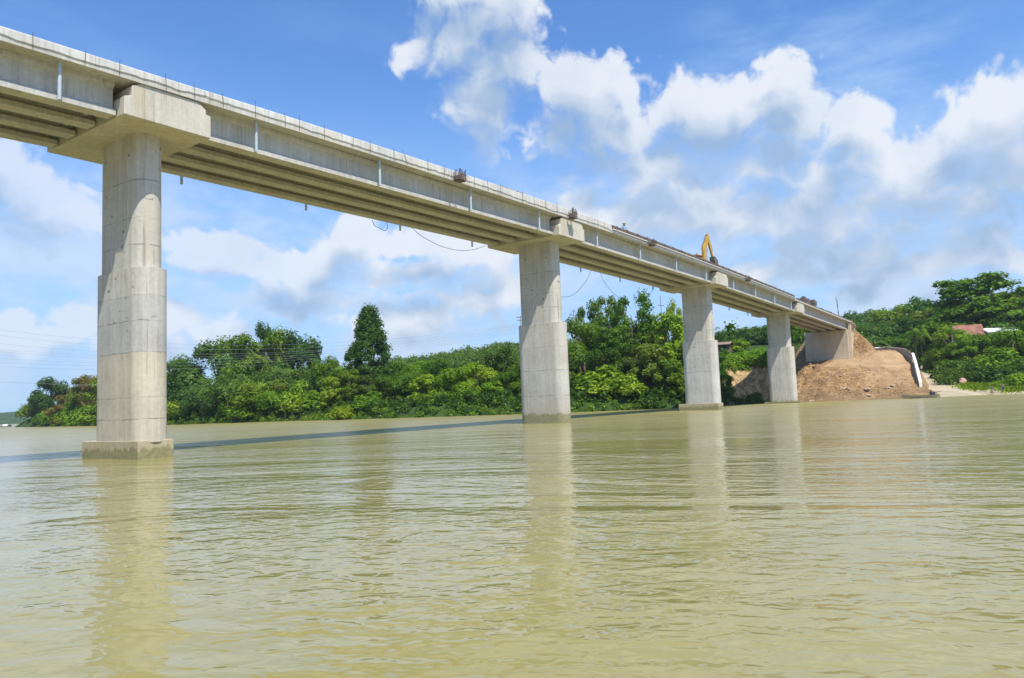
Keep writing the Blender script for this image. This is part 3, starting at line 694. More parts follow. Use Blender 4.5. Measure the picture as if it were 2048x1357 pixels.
def plant(key, px, top, D, wpx, tint, label, cat='tree', group=None, var=None, bark=None, sink=0.0, zbase=None):
    kind, me, tm, W0, H0 = PROTO[key][(var if var is not None else random.randrange(9)) % len(PROTO[key])]
    p = at(px, top * .45 + (846 - .0397 * px) * .55, D); z0 = (gz(p[0], p[1]) if zbase is None else zbase) - sink
    ztop = at(px, top, D)[2]; h = max(1.5, ztop - z0); w = wpx * D / FPX
    root = empty(kind, (p[0], p[1], z0), random.random() * 6.283 if key != 'cone' else -.35)
    sx = w / W0
    if h < .66 * sx * H0: z0 = ztop - .66 * sx * H0; h = ztop - z0; root.location.z = z0   # stands lower on the slope behind its neighbours
    root.scale = (sx, sx, h / H0)
    c = link('crown', me, root); c.material_slots[0].link = 'OBJECT'; c.material_slots[0].material = LM[tint]
    t = link('trunk', tm, root)
    if bark: t.material_slots[0].link = 'OBJECT'; t.material_slots[0].material = bark
    tag(root, label, cat, group)
    return root

RB = 'trees and bushes along the far bank'
TREES = [
 # key, px, top, D, width px, tint, label, category
 ('broad',103,757,350,58,'dark','dark rounded tree standing tallest at the left end of the far bank','tree'),
 ('bush',72,806,385,46,'mid','low bush at the extreme left tip of the wooded bank','bush'),
 ('broad',82,790,372,40,'dark','small dark tree leaning out left of the rounded tree at the tip of the bank','tree'),
 ('broad',136,792,318,58,'red','reddish flowering tree just right of the rounded tree far left','tree'),
 ('broad',172,752,300,60,'red','red tinged tree partly cut by the left edge of the nearest pier','tree'),
 ('broad',160,775,300,44,'mid','green tree between the two reddish trees left of the nearest pier','tree'),
 ('bush',105,818,335,52,'light','bright bush at the waterline below the rounded tree far left','bush'),
 ('bush',148,822,300,56,'light','bright bush at the waterline below the reddish trees','bush'),
 ('bush',182,812,280,44,'light','pale bush touching the left edge of the nearest pier at the waterline','bush'),
 ('broad',222,738,262,76,'mid','tree on the bank behind the left half of the nearest pier','tree'),
 ('broad',268,726,240,80,'dark','tree on the bank behind the right half of the nearest pier','tree'),
 ('broad',300,722,222,60,'mid','tree on the bank behind the right edge of the nearest pier','tree'),
 ('broad',345,716,218,78,'mid','green tree immediately right of the nearest pier','tree'),
 ('broad',374,722,214,70,'dark','darker tree second to the right of the nearest pier','tree'),
 ('bush',336,802,206,62,'yellow','yellow green bush at the waterline beside the nearest pier','bush'),
 ('bush',372,815,203,44,'mid','darker bush at the waterline right of the yellow green bush','bush'),
 ('broad',436,688,208,116,'blue','wide bluish tree reaching left at the shoulder of the left tree clump','tree'),
 ('bamboo',414,775,199,84,'blue','feathery bamboo hanging over the dark hollow near the bare earth slip','bamboo'),
 ('broad',486,674,206,110,'mid','tall leafy tree left of the dark round top of the left clump','tree'),
 ('broad',530,648,212,46,'dark','narrow dark tree whose round head tops the left clump','tree'),
 ('broad',566,664,206,92,'mid','tall leafy tree right of the dark round top of the left clump','tree'),
 ('broad',600,668,200,84,'dark','dark leafy tree on the right shoulder of the left clump','tree'),
 ('cone',632,688,232,30,'blue','slim bluish conical tree standing alone right of the left clump','tree'),
 ('bamboo',470,748,190,96,'blue','bamboo plume arching in the middle of the left clump','bamboo'),
 ('bamboo',520,765,183,92,'mid','pale bamboo plume over the water below the round topped tree','bamboo'),
 ('bamboo',570,738,188,88,'blue','broad bamboo plume below the right shoulder of the left clump','bamboo'),
 ('bamboo',548,782,178,66,'light','small light bamboo plume drooping to the water beside the banana plants','bamboo'),
 ('bush',450,808,186,44,'mid','creeper bush at the waterline right of the dark hollow','bush'),
 ('bush',487,812,182,50,'light','bush at the waterline under the pale bamboo','bush'),
 ('bigleaf',598,764,174,62,'light','light shrub with large leaves above the banana plants','bush'),
 ('bigleaf',622,785,170,54,'yellow','yellowish shrub with large leaves right of the banana plants','bush'),
 ('banana',570,812,171,22,'light','left banana plant on the grassy bank at the waterline','plant'),
 ('banana',586,808,170,26,'light','tallest banana plant on the grassy bank at the waterline','plant'),
 ('banana',602,818,168,20,'yellow','right banana plant on the grassy bank at the waterline','plant'),
 ('bush',622,830,166,40,'olive','straw coloured low bush right of the banana plants','bush'),
 ('broad',655,716,182,64,'mid','green tree between the slim conical tree and the tall ovate tree','tree'),
 ('broad',678,735,176,60,'light','lighter tree below left of the tall ovate tree','tree'),
 ('cone',740,616,170,108,'dark','tall dark ovate tree towering alone above the far bank','tree'),
 ('vine',668,756,164,54,'light','creeper curtain at the water left of the tall ovate tree','tree'),
 ('vine',700,742,163,60,'mid','creeper covered tree under the left side of the tall ovate tree','tree'),
 ('broad',740,752,160,72,'dark','dark leafy tree at the foot of the tall ovate tree','tree'),
 ('bush',690,812,155,54,'yellow','yellow green bush at the waterline left of the tall ovate tree','bush'),
 ('bigleaf',742,785,154,60,'light','bright large leaved bush below the tall ovate tree','bush'),
 ('bush',760,812,152,48,'yellow','yellow green bush at the waterline right of the tall ovate tree','bush'),
 ('broad',785,728,166,70,'mid','rounded green tree just right of the tall ovate tree','tree'),
 ('bamboo',812,745,158,70,'mid','arching bamboo over a dark hollow between the ovate tree and the second pier','bamboo'),
 ('broad',838,724,166,66,'light','light crowned tree below the left foot of the hill','tree'),
 ('vine',835,790,149,58,'mid','creeper clad bush hanging to the water midway between the first two piers','bush'),
 ('vine',852,752,153,66,'light','bright creeper covered tree midway between the first two piers','tree'),
 ('bigleaf',868,800,146,46,'light','bright large leaved shrub dipping into the water midway between the first two piers','bush'),
 ('broad',880,722,160,78,'mid','green tree under the middle of the hill slope','tree'),
 ('broad',915,738,150,84,'light','broad bright tree in the middle of the row left of the second pier','tree'),
 ('broad',955,730,152,86,'light','broad bright tree second left from the second pier','tree'),
 ('vine',940,778,143,70,'mid','creeper mass at the waterline below the broad bright trees','bush'),
 ('broad',1005,696,160,72,'dark','dark rounded tree high on the bank beside the second pier','tree'),
 ('vine',985,765,142,60,'light','bright creeper curtain falling to the water near the second pier','tree'),
 ('broad',1018,745,145,64,'mid','leafy tree touching the left edge of the second pier','tree'),
 ('bush',1012,790,140,54,'yellow','yellowish bush at the waterline touching the second pier','bush'),
 ('broad',1060,720,146,74,'mid','tree on the bank hidden behind the second pier','tree'),
 ('broad',1110,715,146,70,'mid','tree on the bank at the right hand side behind the second pier','tree'),
 ('broad',1160,640,154,84,'mid','leafy tree just right of the second pier','tree'),
 ('airy',1180,606,166,62,'blue','slender open tree on the left of the tall group between the second and third piers','tree'),
 ('airy',1212,594,160,74,'blue','tall open bluish tree left of centre between the second and third piers','tree'),
 ('airy',1266,586,156,88,'mid','tallest open tree at the centre between the second and third piers','tree'),
 ('airy',1240,625,166,50,'grey','greyish half bare tree between the two tall open trees','tree'),
 ('tier',1225,655,150,92,'mid','tiered tree with flat leaf layers between the second and third piers','tree'),
 ('airy',1302,640,156,64,'olive','olive open tree right of the tallest open tree','tree'),
 ('broad',1195,640,162,80,'mid','leafy tree filling the middle distance under the tall open bluish tree','tree'),
 ('broad',1285,645,160,84,'olive','olive leafy tree filling in under the tallest open tree','tree'),
 ('coco',1318,642,165,44,'dark','palm showing above the trees left of the third pier','tree'),
 ('airy',1352,604,150,46,'yellow','yellow green feathery tree rising behind the third pier','tree'),
 ('vine',1340,628,144,84,'light','bright creeper smothered tree against the left edge of the third pier','tree'),
 ('broad',1170,690,146,80,'mid','mid green tree at the second pier with pale lower trunk','tree'),
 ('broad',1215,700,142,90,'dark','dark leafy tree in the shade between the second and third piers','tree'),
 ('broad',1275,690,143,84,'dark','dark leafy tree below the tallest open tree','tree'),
 ('vine',1305,690,140,80,'olive','olive drooping tree beside the third pier','tree'),
 ('vine',1340,720,138,64,'mid','drooping green tree touching the third pier at the waterline','tree'),
 ('bigleaf',1208,734,136,92,'light','large pale green bush at the waterline between the second and third piers','bush'),
 ('bigleaf',1250,748,135,76,'light','pale green bush beside the large one between the second and third piers','bush'),
 ('bush',1168,782,135,56,'mid','darker bush at the waterline just right of the second pier','bush'),
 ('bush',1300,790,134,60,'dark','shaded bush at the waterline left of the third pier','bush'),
 ('vine',1385,690,146,70,'mid','tree on the bank behind the third pier','tree'),
 ('broad',1420,700,152,56,'mid','tree on the bank behind the right edge of the third pier','tree'),
 # the steep bank between the third and fourth piers
 ('coco',1437,662,196,36,'dark','palm behind the hut right of the third pier','tree'),
 ('bush',1470,680,186,52,'light','round bright tree right of the hut','tree'),
 ('bigleaf',1452,698,168,30,'mid','leafy shrub in front of the hut','bush'),
 ('bush',1446,716,160,40,'light','bright bush at the left end of the earth bank top','bush'),
 ('bush',1470,712,163,46,'light','bright bush second from the left on the earth bank top','bush'),
 ('bush',1497,710,164,46,'light','bright bush in the middle of the earth bank top','bush'),
 ('bush',1522,712,164,44,'yellow','yellow green bush beside the fourth pier on the earth bank top','bush'),
 ('vine',1448,745,150,36,'mid','creepers hanging down the left end of the earth bank','bush'),
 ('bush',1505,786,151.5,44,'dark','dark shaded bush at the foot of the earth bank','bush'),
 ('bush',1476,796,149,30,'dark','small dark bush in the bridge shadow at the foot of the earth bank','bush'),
 # right of the bridge
 ('broad',1722,650,250,70,'dark','dark tree just behind the right end of the bridge','tree'),
 ('broad',1765,645,262,84,'blue','bluish dark tree above the earth slope of the embankment','tree'),
 ('broad',1800,612,285,96,'mid','tall rounded tree standing out on the ridge right of the bridge','tree'),
 ('broad',1838,630,262,84,'dark','dark tree left of the two slender palms','tree'),
 ('coco',1752,676,222,46,'blue','grey green palm behind the grey retaining wall','tree'),
 ('broad',1782,676,225,60,'mid','leafy tree behind the grey retaining wall','tree'),
 ('broad',1815,680,228,60,'mid','leafy tree behind the white edge of the retaining wall','tree'),
 ('palm',1834,658,212,36,'mid','left of the two slender palms beside the sand track','tree'),
 ('palm',1846,654,214,36,'light','right of the two slender palms beside the sand track','tree'),
 ('tier',1868,618,246,76,'olive','olive tiered tree with red tinged branches above the two slender palms','tree'),
 ('tier',1948,557,232,178,'mid','large spreading tiered tree overtopping the ridge at right','tree'),
 ('tier',1965,610,226,150,'mid','wide leafy tree below the large spreading tree','tree'),
 ('broad',2030,615,224,104,'dark','dark leafy tree at the right edge under the ridge','tree'),
 ('tier',2040,585,250,90,'olive','olive tree at the right edge beside the large spreading tree','tree'),
 ('broad',1908,652,206,56,'light','bright leafy tree in front of the red roofed house','tree'),
 ('broad',1936,680,202,44,'light','light leafy tree just below the red roof at right','tree'),
 ('broad',1962,668,205,46,'mid','round leafy tree partly covering the right of the red roofed house','tree'),
 ('broad',1862,690,226,56,'mid','green tree at the bend of the sand track','tree'),
 ('broad',1885,700,210,72,'mid','dense green tree left in the thicket over the sand landing','tree'),
 ('broad',1925,690,206,84,'mid','dense green tree in the middle of the thicket over the sand landing','tree'),
 ('bigleaf',1905,722,198,72,'mid','dark green shrub with glossy leaves over the sand landing','bush'),
 ('bigleaf',1940,726,194,60,'olive','olive shrub at the edge of the sand landing','bush'),
 ('broad',1985,668,205,86,'light','bright leafy tree right of the red roofed house','tree'),
 ('broad',2028,660,200,90,'light','bright leafy tree at the right edge above the grass','tree'),
 ('bigleaf',2000,700,193,84,'light','bright large leaved shrub above the grass patch','bush'),
 ('bigleaf',2036,715,190,70,'mid','large leaved shrub at the right edge above the grass','bush'),
 ('bush',1985,735,186,60,'dark','shaded bush behind the two people','bush'),
 ('bush',2042,748,176,56,'light','grassy light bush at the right edge beside the water','bush'),
 ('bush',2020,757,177,44,'light','small grassy bush just left of the right edge by the water','bush'),
 ('broad',2085,640,205,100,'mid','leafy tree just outside the right edge','tree'),
]
for i, (key, px, top, D, w, tint, lab, cat) in enumerate(TREES):
    random.seed(i * 31 + 5); plant(key, px, top, D, w, tint, lab, cat, RB)
random.seed(99)
for i, (px, top, D, w) in enumerate([(1452,664,232,44),(1478,658,240,46),(1500,655,236,42),(1522,652,242,46),(1546,650,236,44),(1490,657,256,46),(1512,654,262,46),(1534,652,258,46),(1570,655,240,46),(1600,660,244,50)]):
    plant('stem', px, top, D, w, 'blue', 'slim plantation tree with bare pale stem in the grove behind the earth bank', 'tree', 'plantation trees behind the earth bank', bark=m_pale)

# the hillside plantations and the low growth nobody could count
def wood(name, label, u0, u1, D0, D1, sp, tint, hh, seed, cut=None):
    rg = np.random.default_rng(seed); Q = []; xs, ys = [], []
    for D in np.arange(D0, D1, sp):
        for u in np.arange(u0, u1, sp * FPX / D):
            xs.append((D + rg.normal() * sp * .35, u + rg.normal() * sp * .3 * FPX / D))
    A = np.array(xs); d = np.stack([(A[:, 1] - 1024) / FPX, np.ones(len(A))], 1); d /= np.linalg.norm(d, axis=1)[:, None]
    x, y = d[:, 0] * A[:, 0], d[:, 1] * A[:, 0]; z = ground(x, y)
    for i in range(len(x)):
        if cut and cut(A[i, 1], A[i, 0]): continue
        h = hh * (.75 + .5 * rg.random())
        for j in range(4):
            r_ = sp * (.26 + .16 * rg.random()); c = (x[i] + rg.normal() * sp * .24, y[i] + rg.normal() * sp * .24, z[i] + h * (.52 + .42 * rg.random()))
            Q.append(puff(c, r_, 52, .95 if D0 > 215 else .6, .75, rg=rg, up=.5))
        Q.append(puff((x[i], y[i], z[i] + h * .25), sp * .4, 26, 1.1, .8, rg=rg))
    tag(link(name, quads_mesh(name, np.concatenate(Q), LM[tint])), label, 'wood', kind='stuff')
wood('hillside_plantation', 'pale green plantation covering the hill behind the left bank', 560, 1060, 225, 430, 6.6, 'olive', 8, 301)
wood('ridge_wood', 'dark wood covering the ridge right of the bridge', 1690, 2120, 238, 430, 7.0, 'blue', 8.5, 302)
wood('back_wood', 'wood behind the trees between the second pier and the far abutment', 1100, 1440, 185, 240, 8, 'dark', 10, 303)
wood('grove_floor', 'low growth beyond the plantation grove', 1600, 1690, 200, 260, 6, 'mid', 9, 305)
def cover(name, label, n, u0, u1, d0, d1, hmax, tint, seed, leaf=.40, cat='undergrowth', Dlim=None):
    rg = np.random.default_rng(seed); Q = []; k = 0
    while k < n:
        u = u0 + (u1 - u0) * rg.random(400); D = 125 + 300 * rg.random(400) if Dlim is None else Dlim[0] + (Dlim[1] - Dlim[0]) * rg.random(400)
        dx = (u - 1024) / FPX; x = dx / np.hypot(dx, 1) * D; y = D / np.hypot(dx, 1); d = sdist(x, y)
        ok = (d > d0) & (d < d1); x, y, d = x[ok], y[ok], d[ok]
        if not len(x): continue
        z = ground(x, y)
        for i in range(len(x)):
            Q.append(puff((x[i], y[i], max(z[i], -.1) + hmax * rg.random() ** 1.6), .45 + .6 * rg.random(), 46, leaf, .6, rg=rg, hang=.4)); k += 1
    tag(link(name, quads_mesh(name, np.concatenate(Q), LM[tint])), label, cat, kind='stuff')
cover('undergrowth', 'creepers and weeds at the foot of the trees along the far bank', 1300, 62, 1440, 1.5, 8, 1.7, 'dark', 311)
cover('creepers', 'brighter creepers trailing along the far bank', 300, 62, 1440, -.6, 2.5, 1.0, 'mid', 312)
cover('bank_top_weeds', 'weeds matted along the top of the earth bank', 760, 1434, 1552, 6.2, 17, 1.5, 'light', 313, Dlim=(140, 190))
cover('slope_growth', 'low growth on the slope above the sand landing', 700, 1868, 2110, 16, 60, 2.6, 'dark', 314, Dlim=(180, 235))
# grass beside the landing
rg = np.random.default_rng(77); Q = []
for px, py, D, w, n in ((1948, 766, 178, 26, 900), (1965, 770, 176, 22, 600), (2035, 760, 172, 34, 1500), (2000, 768, 178, 16, 260)):
    for i in range(n):
        p = at(px + rg.normal() * w * .55, 780, D + rg.normal() * 2.2); z = gz(p[0], p[1]); hgt = .3 + .5 * rg.random()
        a = rg.random() * 6.28; v = np.array([math.cos(a), math.sin(a), 0]) * .13; lean = np.array([rg.normal(), rg.normal(), 0]) * .3
        b0 = np.array([p[0], p[1], z]); tp = b0 + np.array([0, 0, hgt]) + lean
        Q.append(np.stack([b0 - v, b0 + v, tp + v * .3, tp - v * .3])[None])
tag(link('grass', quads_mesh('grass', np.concatenate(Q), LM['yellow'])), 'bright grass tufts beside the sand landing', 'grass', kind='stuff')

cover('back_growth', 'shaded growth filling in behind the trees of the left bank', 900, 62, 760, 14, 36, 6.5, 'dark', 317, leaf=.95)

# ------------------------------------------------------------------ things on the bridge
def deckz(s): return Zc(s) + SOF + .28
def on_deck(name, px, py, t):
    s = ont(px, py, t)[0]; p = BW(s, t, deckz(s)); return s, empty(name, tuple(p), math.atan2(AX[1], AX[0]))
def formbox(px, py, label, w=1.0, h=.9, d=.8):
    s = ont(px, py, 4.75)[0]; z = Zc(s) + SOF
    r = empty('formwork_box', tuple(BW(s, 4.40, z - .12)), math.atan2(AX[1], AX[0])); tag(r, label, 'formwork box', 'formwork boxes on the outer edge of the deck')
    mb = MB()
    for i in range(6):
        x = -w / 2 + w * i / 5; mb.tube([(x, -d, .05), (x + random.uniform(-.03, .03), -d, h + random.uniform(-.05, .30))], .035, 5)
    for i in range(4):
        y = -d * i / 4 - .05; mb.tube([(-w / 2, y, 0.02), (-w / 2, y, h + random.uniform(-.1, .25))], .03, 5); mb.tube([(w / 2, y, .02), (w / 2, y, h + random.uniform(-.1, .2))], .03, 5)
    mb.tube([(-w / 2, -d, h * .35), (w / 2 + .15, -d, h * .38)], .03, 5); mb.tube([(-w / 2 - .05, -d, h * .8), (w / 2 + .25, -d, h * .78)], .03, 5)
    mb.build('bar', m_rust, r)
    MB().box((-w / 2, -d - .02, 0), (w / 2, -.02, .06)).build('base_board', m_form, r)
    mb = MB(); mb.box((-w / 2 - .04, -d, .06), (-w / 2 - .01, -.04, h * .62)); mb.box((w / 2 + .01, -d, .06), (w / 2 + .04, -.04, h * .62)); mb.box((-w / 2, -d - .05, .06), (w / 2, -d - .02, h * .55)); mb.build('side_board', m_form, r)
    return r
formbox(920, 352, 'dark box of boards and rods on the kerb in the span after the nearest pier', .72, .62, .6)
formbox(1147, 437, 'small box of boards and rods on the deck edge above the second pier', .7, .7, .5)
formbox(1305, 488, 'box of boards on the dark formwork between the second and third piers', .75, .55, .55)
formbox(1497, 561, 'box of boards on the dark formwork beyond the third pier', .75, .55, .55)
# lengths of board left on the kerb
s, r = on_deck('timber_plank', 1018, 381, 3.95); r.location.z += kerb_h(s) - .24; tag(r, 'dark plank lying on top of the kerb before the second pier', 'plank')
MB().box((-1.4, -.12, 0), (1.4, .1, .07)).box((1.0, -.1, .07), (2.1, .12, .13)).build('board', m_form, r)
s, r = on_deck('rubble_heap', 1612, 612, 2.6); tag(r, 'brown heap of building rubbish on the deck near its far end', 'heap')
mb = MB(); rg = np.random.default_rng(4)
for i in range(30):
    x, y = rg.normal() * 1.6, rg.normal() * .5; z = max(.05, 1.2 - abs(x) * .4) * rg.random() + .8; q = .15 + .3 * rg.random(); mb.box((x - q, y - q, z - q), (x + q * 1.4, y + q, z + q))
for i in range(9):
    x = rg.normal() * 1.5; mb.tube([(x, 0, 1.0), (x + rg.normal() * .9, rg.normal() * .4, 1.7 + rg.random() * .4)], .04, 5)
mb.box((-3, -.7, 0), (3, .7, 1.0)); mb.build('debris', plain('brown_rubbish', (.16, .13, .10), .9, var=.5, scale=1.5), r)
s, r = on_deck('steel_rod', 1680, 652, 3.4); tag(r, 'two thin dark rods leaning up above the far end of the bridge', 'rods')
MB().tube([(0, 0, 0), (-1.5, .1, 4.6)], .06, 6).build('rod', m_rust, r); MB().tube([(.2, .3, 0), (.5, .2, 4.2)], .035, 6).build('rod', m_rust, r)

# excavator
m_yel = plain('worn_yellow_paint', (.50, .29, .035), .5, var=.3, scale=1.5); m_blk = plain('black_rubber_steel', (.03, .03, .03), .6, var=.3); m_gls = plain('dark_cab_glass', (.03, .04, .05), .12)
m_stl = plain('worn_bucket_steel', (.20, .17, .14), .5, .4, .3)
sE = ont(1400, 517, .5)[0]; ex = empty('excavator', tuple(BW(sE - 2.9, 1.5, deckz(sE) + .06)), R(36)); ex.scale = (.88, .88, .88); tag(ex, 'yellow excavator on the deck with raised boom and hanging bucket', 'excavator')
def side(pts, w, y=0):
    return [[(x, y + w / 2, z) for x, z in pts], [(x, y - w / 2, z) for x, z in pts]]
for sg in (1, -1):
    prof = [(-1.9, .42), (-1.55, .05), (1.55, .05), (1.9, .42), (1.6, .82), (-1.6, .82)]
    tr = MB().loft(side(prof, .5, sg * 1.05)).build('track', m_blk, ex, bevel=.06)
    mb = MB()
    for x in (-1.3, -.65, 0, .65, 1.3): mb.tube([(x, sg * 1.05 - .28, .30), (x, sg * 1.05 + .28, .30)], .2, 10)
    mb.build('roller', m_stl, tr)
MB().tube([(0, 0, .6), (0, 0, 1.02)], .75, 18).build('slew_ring', m_blk, ex)
MB().loft(side([(-2.1, 1.05), (1.15, 1.05), (1.15, 1.35), (-.2, 1.95), (-1.9, 1.95), (-2.15, 1.5)], 2.3)).build('body', m_yel, ex, bevel=.06)
MB().loft(side([(-2.2, 1.1), (-1.75, 1.1), (-1.75, 2.0), (-2.2, 1.8)], 2.4)).build('counterweight', m_yel, ex, bevel=.1)
MB().box((-1.7, -1.0, 1.951), (-.6, .7, 2.25)).tube([(-1.2, -.6, 2.2), (-1.2, -.6, 2.75)], .06, 8).build('engine_cover', m_blk, ex)
cb = MB().loft(side([(-.45, 1.36), (1.1, 1.36), (1.2, 1.9), (.85, 2.75), (-.45, 2.8)], .9, .62)).build('cab', m_yel, ex, bevel=.06)
MB().loft(side([(-.3, 1.95), (1.13, 1.95), (.82, 2.62), (-.3, 2.66)], .94, .62)).build('window', m_gls, cb)
bo = MB().loft(side([(.75, 1.35), (1.2, 1.35), (1.42, 3.45), (2.35, 5.5), (2.15, 5.85), (1.85, 5.8), (.80, 4.05)], .42, -.1)).build('boom', m_yel, ex, bevel=.04)
MB().tube([(1.4, -.35, 1.5), (1.62, -.35, 3.75)], .075, 8).tube([(1.4, .15, 1.5), (1.62, .15, 3.75)], .075, 8).build('lift_ram', m_yel, bo)
MB().tube([(.95, -.1, 4.35), (1.85, -.1, 6.05)], .09, 8).build('arm_ram', m_stl, bo)
arm = MB().loft(side([(1.95, 6.15), (2.25, 6.35), (2.42, 5.75), (3.25, 2.55), (3.02, 2.45), (2.14, 5.2)], .34, -.1)).build('arm', m_yel, ex, bevel=.03)
MB().tube([(2.4, -.1, 6.0), (3.2, -.1, 3.6)], .07, 8).build('bucket_ram', m_stl, arm)
mb = MB().loft(side([(2.95, 2.6), (3.35, 2.5), (3.85, 1.9), (3.9, 1.1), (3.4, .75), (2.6, .95), (2.55, 1.2), (3.25, 1.35), (3.0, 1.9)], 1.0, -.1))
for i in range(5): mb.loft([[(2.65, -.55 + i * .22 - .05, .95), (2.65, -.55 + i * .22 + .05, .95), (2.65, -.55 + i * .22 + .05, 1.1), (2.65, -.55 + i * .22 - .05, 1.1)], [(2.35, -.55 + i * .22 - .02, 1.12), (2.35, -.55 + i * .22 + .02, 1.12), (2.35, -.55 + i * .22 + .02, 1.16), (2.35, -.55 + i * .22 - .02, 1.16)]])
mb.build('bucket', m_stl, ex, bevel=.03)

# ------------------------------------------------------------------ people
def person(loc, rz, label, skin, shirt, legs, hair, pose='stand', hat=None):
    """one continuous skinned body; clothing and hair as its children"""
    r = empty('person', loc, rz); tag(r, label, 'person')
    J = {'pel': (0, 0, .93), 'wst': (0, 0, 1.08), 'chs': (0, .01, 1.30), 'nek': (0, 0, 1.47), 'hed': (0, .03, 1.58), 'crn': (0, .02, 1.70)}
    rad = {'pel': .13, 'wst': .115, 'chs': .14, 'nek': .055, 'hed': .085, 'crn': .07}; E_ = [('pel', 'wst'), ('wst', 'chs'), ('chs', 'nek'), ('nek', 'hed'), ('hed', 'crn')]
    J['nose'] = (0, .125, 1.575); rad['nose'] = .016; E_.append(('hed', 'nose'))
    for sg, n in ((1, 'L'), (-1, 'R')):
        fw = .10 * sg if pose == 'walk' else 0
        J['hip' + n] = (.09 * sg, 0, .88); J['kne' + n] = (.10 * sg, .04 + fw, .48); J['ank' + n] = (.10 * sg, fw * 1.6 - .02, .08); J['toe' + n] = (.115 * sg, fw * 1.6 + .15, .03)
        J['shd' + n] = (.18 * sg, 0, 1.40)
        if pose == 'carry': J['elb' + n] = (.24 * sg, .06, 1.14); J['wri' + n] = (.13 * sg, .26, 1.12); J['plm' + n] = (.10 * sg, .32, 1.12)
        else: J['elb' + n] = (.25 * sg, -.03 - fw * .6, 1.12); J['wri' + n] = (.26 * sg, .05 - fw, .88); J['plm' + n] = (.26 * sg, .07 - fw, .81)
        for k_, v_ in (('hip', .095), ('kne', .062), ('ank', .042), ('toe', .035), ('shd', .065), ('elb', .042), ('wri', .028), ('plm', .034)): rad[k_ + n] = v_
        E_ += [('pel', 'hip' + n), ('hip' + n, 'kne' + n), ('kne' + n, 'ank' + n), ('ank' + n, 'toe' + n), ('chs', 'shd' + n), ('shd' + n, 'elb' + n), ('elb' + n, 'wri' + n), ('wri' + n, 'plm' + n)]
        p = Vector(J['plm' + n]); w_ = Vector(J['wri' + n]); dr = (p - w_).normalized()
        for q in range(4):
            J['f%d%s' % (q, n)] = tuple(p + dr * (.075 + .012 * (q in (1, 2))) + Vector((0, (q - 1.5) * .022, 0)) - Vector((.012 * sg, 0, 0))); rad['f%d%s' % (q, n)] = .008; E_.append(('plm' + n, 'f%d%s' % (q, n)))
        J['th' + n] = tuple(p + dr * .03 + Vector((-.02 * sg, .05, 0))); rad['th' + n] = .010; E_.append(('plm' + n, 'th' + n))
    def skinned(name, keys, edges, scale, mat, parent):
        me = bpy.data.meshes.new(name); ix = {k_: i for i, k_ in enumerate(keys)}
        me.from_pydata([J[k_] for k_ in keys], [(ix[a], ix[b_]) for a, b_ in edges], []); me.materials.append(mat)
        o_ = bpy.data.objects.new(name, me); col.objects.link(o_); o_.parent = parent
        o_.modifiers.new('skin', 'SKIN'); me.skin_vertices[0].data[0].use_root = True
        for k_ in keys: q = rad[k_] * scale; me.skin_vertices[0].data[ix[k_]].radius = (q, q)
        sb = o_.modifiers.new('sub', 'SUBSURF'); sb.levels = sb.render_levels = 1
        return o_
    b_ = skinned('body', list(J), E_, 1.0, skin, r)
    sk = ['wst', 'chs', 'shdL', 'shdR', 'elbL', 'elbR', 'pel']; skinned('shirt', sk, [('wst', 'chs'), ('chs', 'shdL'), ('chs', 'shdR'), ('shdL', 'elbL'), ('shdR', 'elbR'), ('pel', 'wst')], 1.13, shirt, r)
    tk = ['pel', 'hipL', 'hipR', 'kneL', 'kneR'] + (['ankL', 'ankR'] if pose != 'carry' else [])
    skinned('trousers', tk, [('pel', 'hipL'), ('pel', 'hipR'), ('hipL', 'kneL'), ('hipR', 'kneR')] + ([('kneL', 'ankL'), ('kneR', 'ankR')] if pose != 'carry' else []), 1.12, legs, r)
    mb = MB(); mb.loft([[(rr * math.cos(a), .0 + rr * math.sin(a), z) for a in np.linspace(0, 6.283, 13)[:-1]] for rr, z in ((.098, 1.60), (.108, 1.66), (.098, 1.72), (.06, 1.765), (.01, 1.78))]); mb.build('hair', hair, r, smooth=True)
    if hat:
        mb = MB(); mb.loft([[(rr * math.cos(a), .02 + rr * math.sin(a), z) for a in np.linspace(0, 6.283, 17)[:-1]] for rr, z in ((.24, 1.665), (.25, 1.675), (.125, 1.71), (.115, 1.79), (.08, 1.83), (.01, 1.84))]); mb.build('hat', hat, r, smooth=True)
    return r
m_skin = plain('tanned_skin', (.30, .17, .10), .6, var=.05); m_hair = plain('black_hair', (.012, .011, .010), .5); m_blue = plain('light_blue_cloth', (.28, .45, .58), .9); m_navy = plain('dark_blue_cloth', (.05, .06, .12), .9); m_straw = plain('straw_hat', (.42, .34, .20), .9); m_pink = plain('pink_cloth', (.50, .28, .28), .9); m_grey = plain('grey_cloth', (.20, .20, .22), .9); m_brown = plain('brown_cloth', (.13, .09, .07), .9)
s = ont(1249, 470, 3.2)[0]; p = BW(s, 3.2, deckz(s) + .05)
person(tuple(p), math.atan2(AX[1], AX[0]) + 2.6, 'person in a light blue shirt and hat walking on the bridge deck', m_skin, m_blue, m_brown, m_hair, 'walk', m_straw)
p = at(1984, 780, 165.5); person((p[0], p[1], gz(p[0], p[1]) - .02), 2.9, 'person in dark blue top wading off the sand landing, left of two', m_skin, m_navy, m_pink, m_hair, 'carry')
p = at(2006, 780, 168); person((p[0], p[1], gz(p[0], p[1]) - .02), 2.4, 'person in grey standing on the sand landing, right of two', m_skin, m_grey, m_navy, m_hair, 'walk')

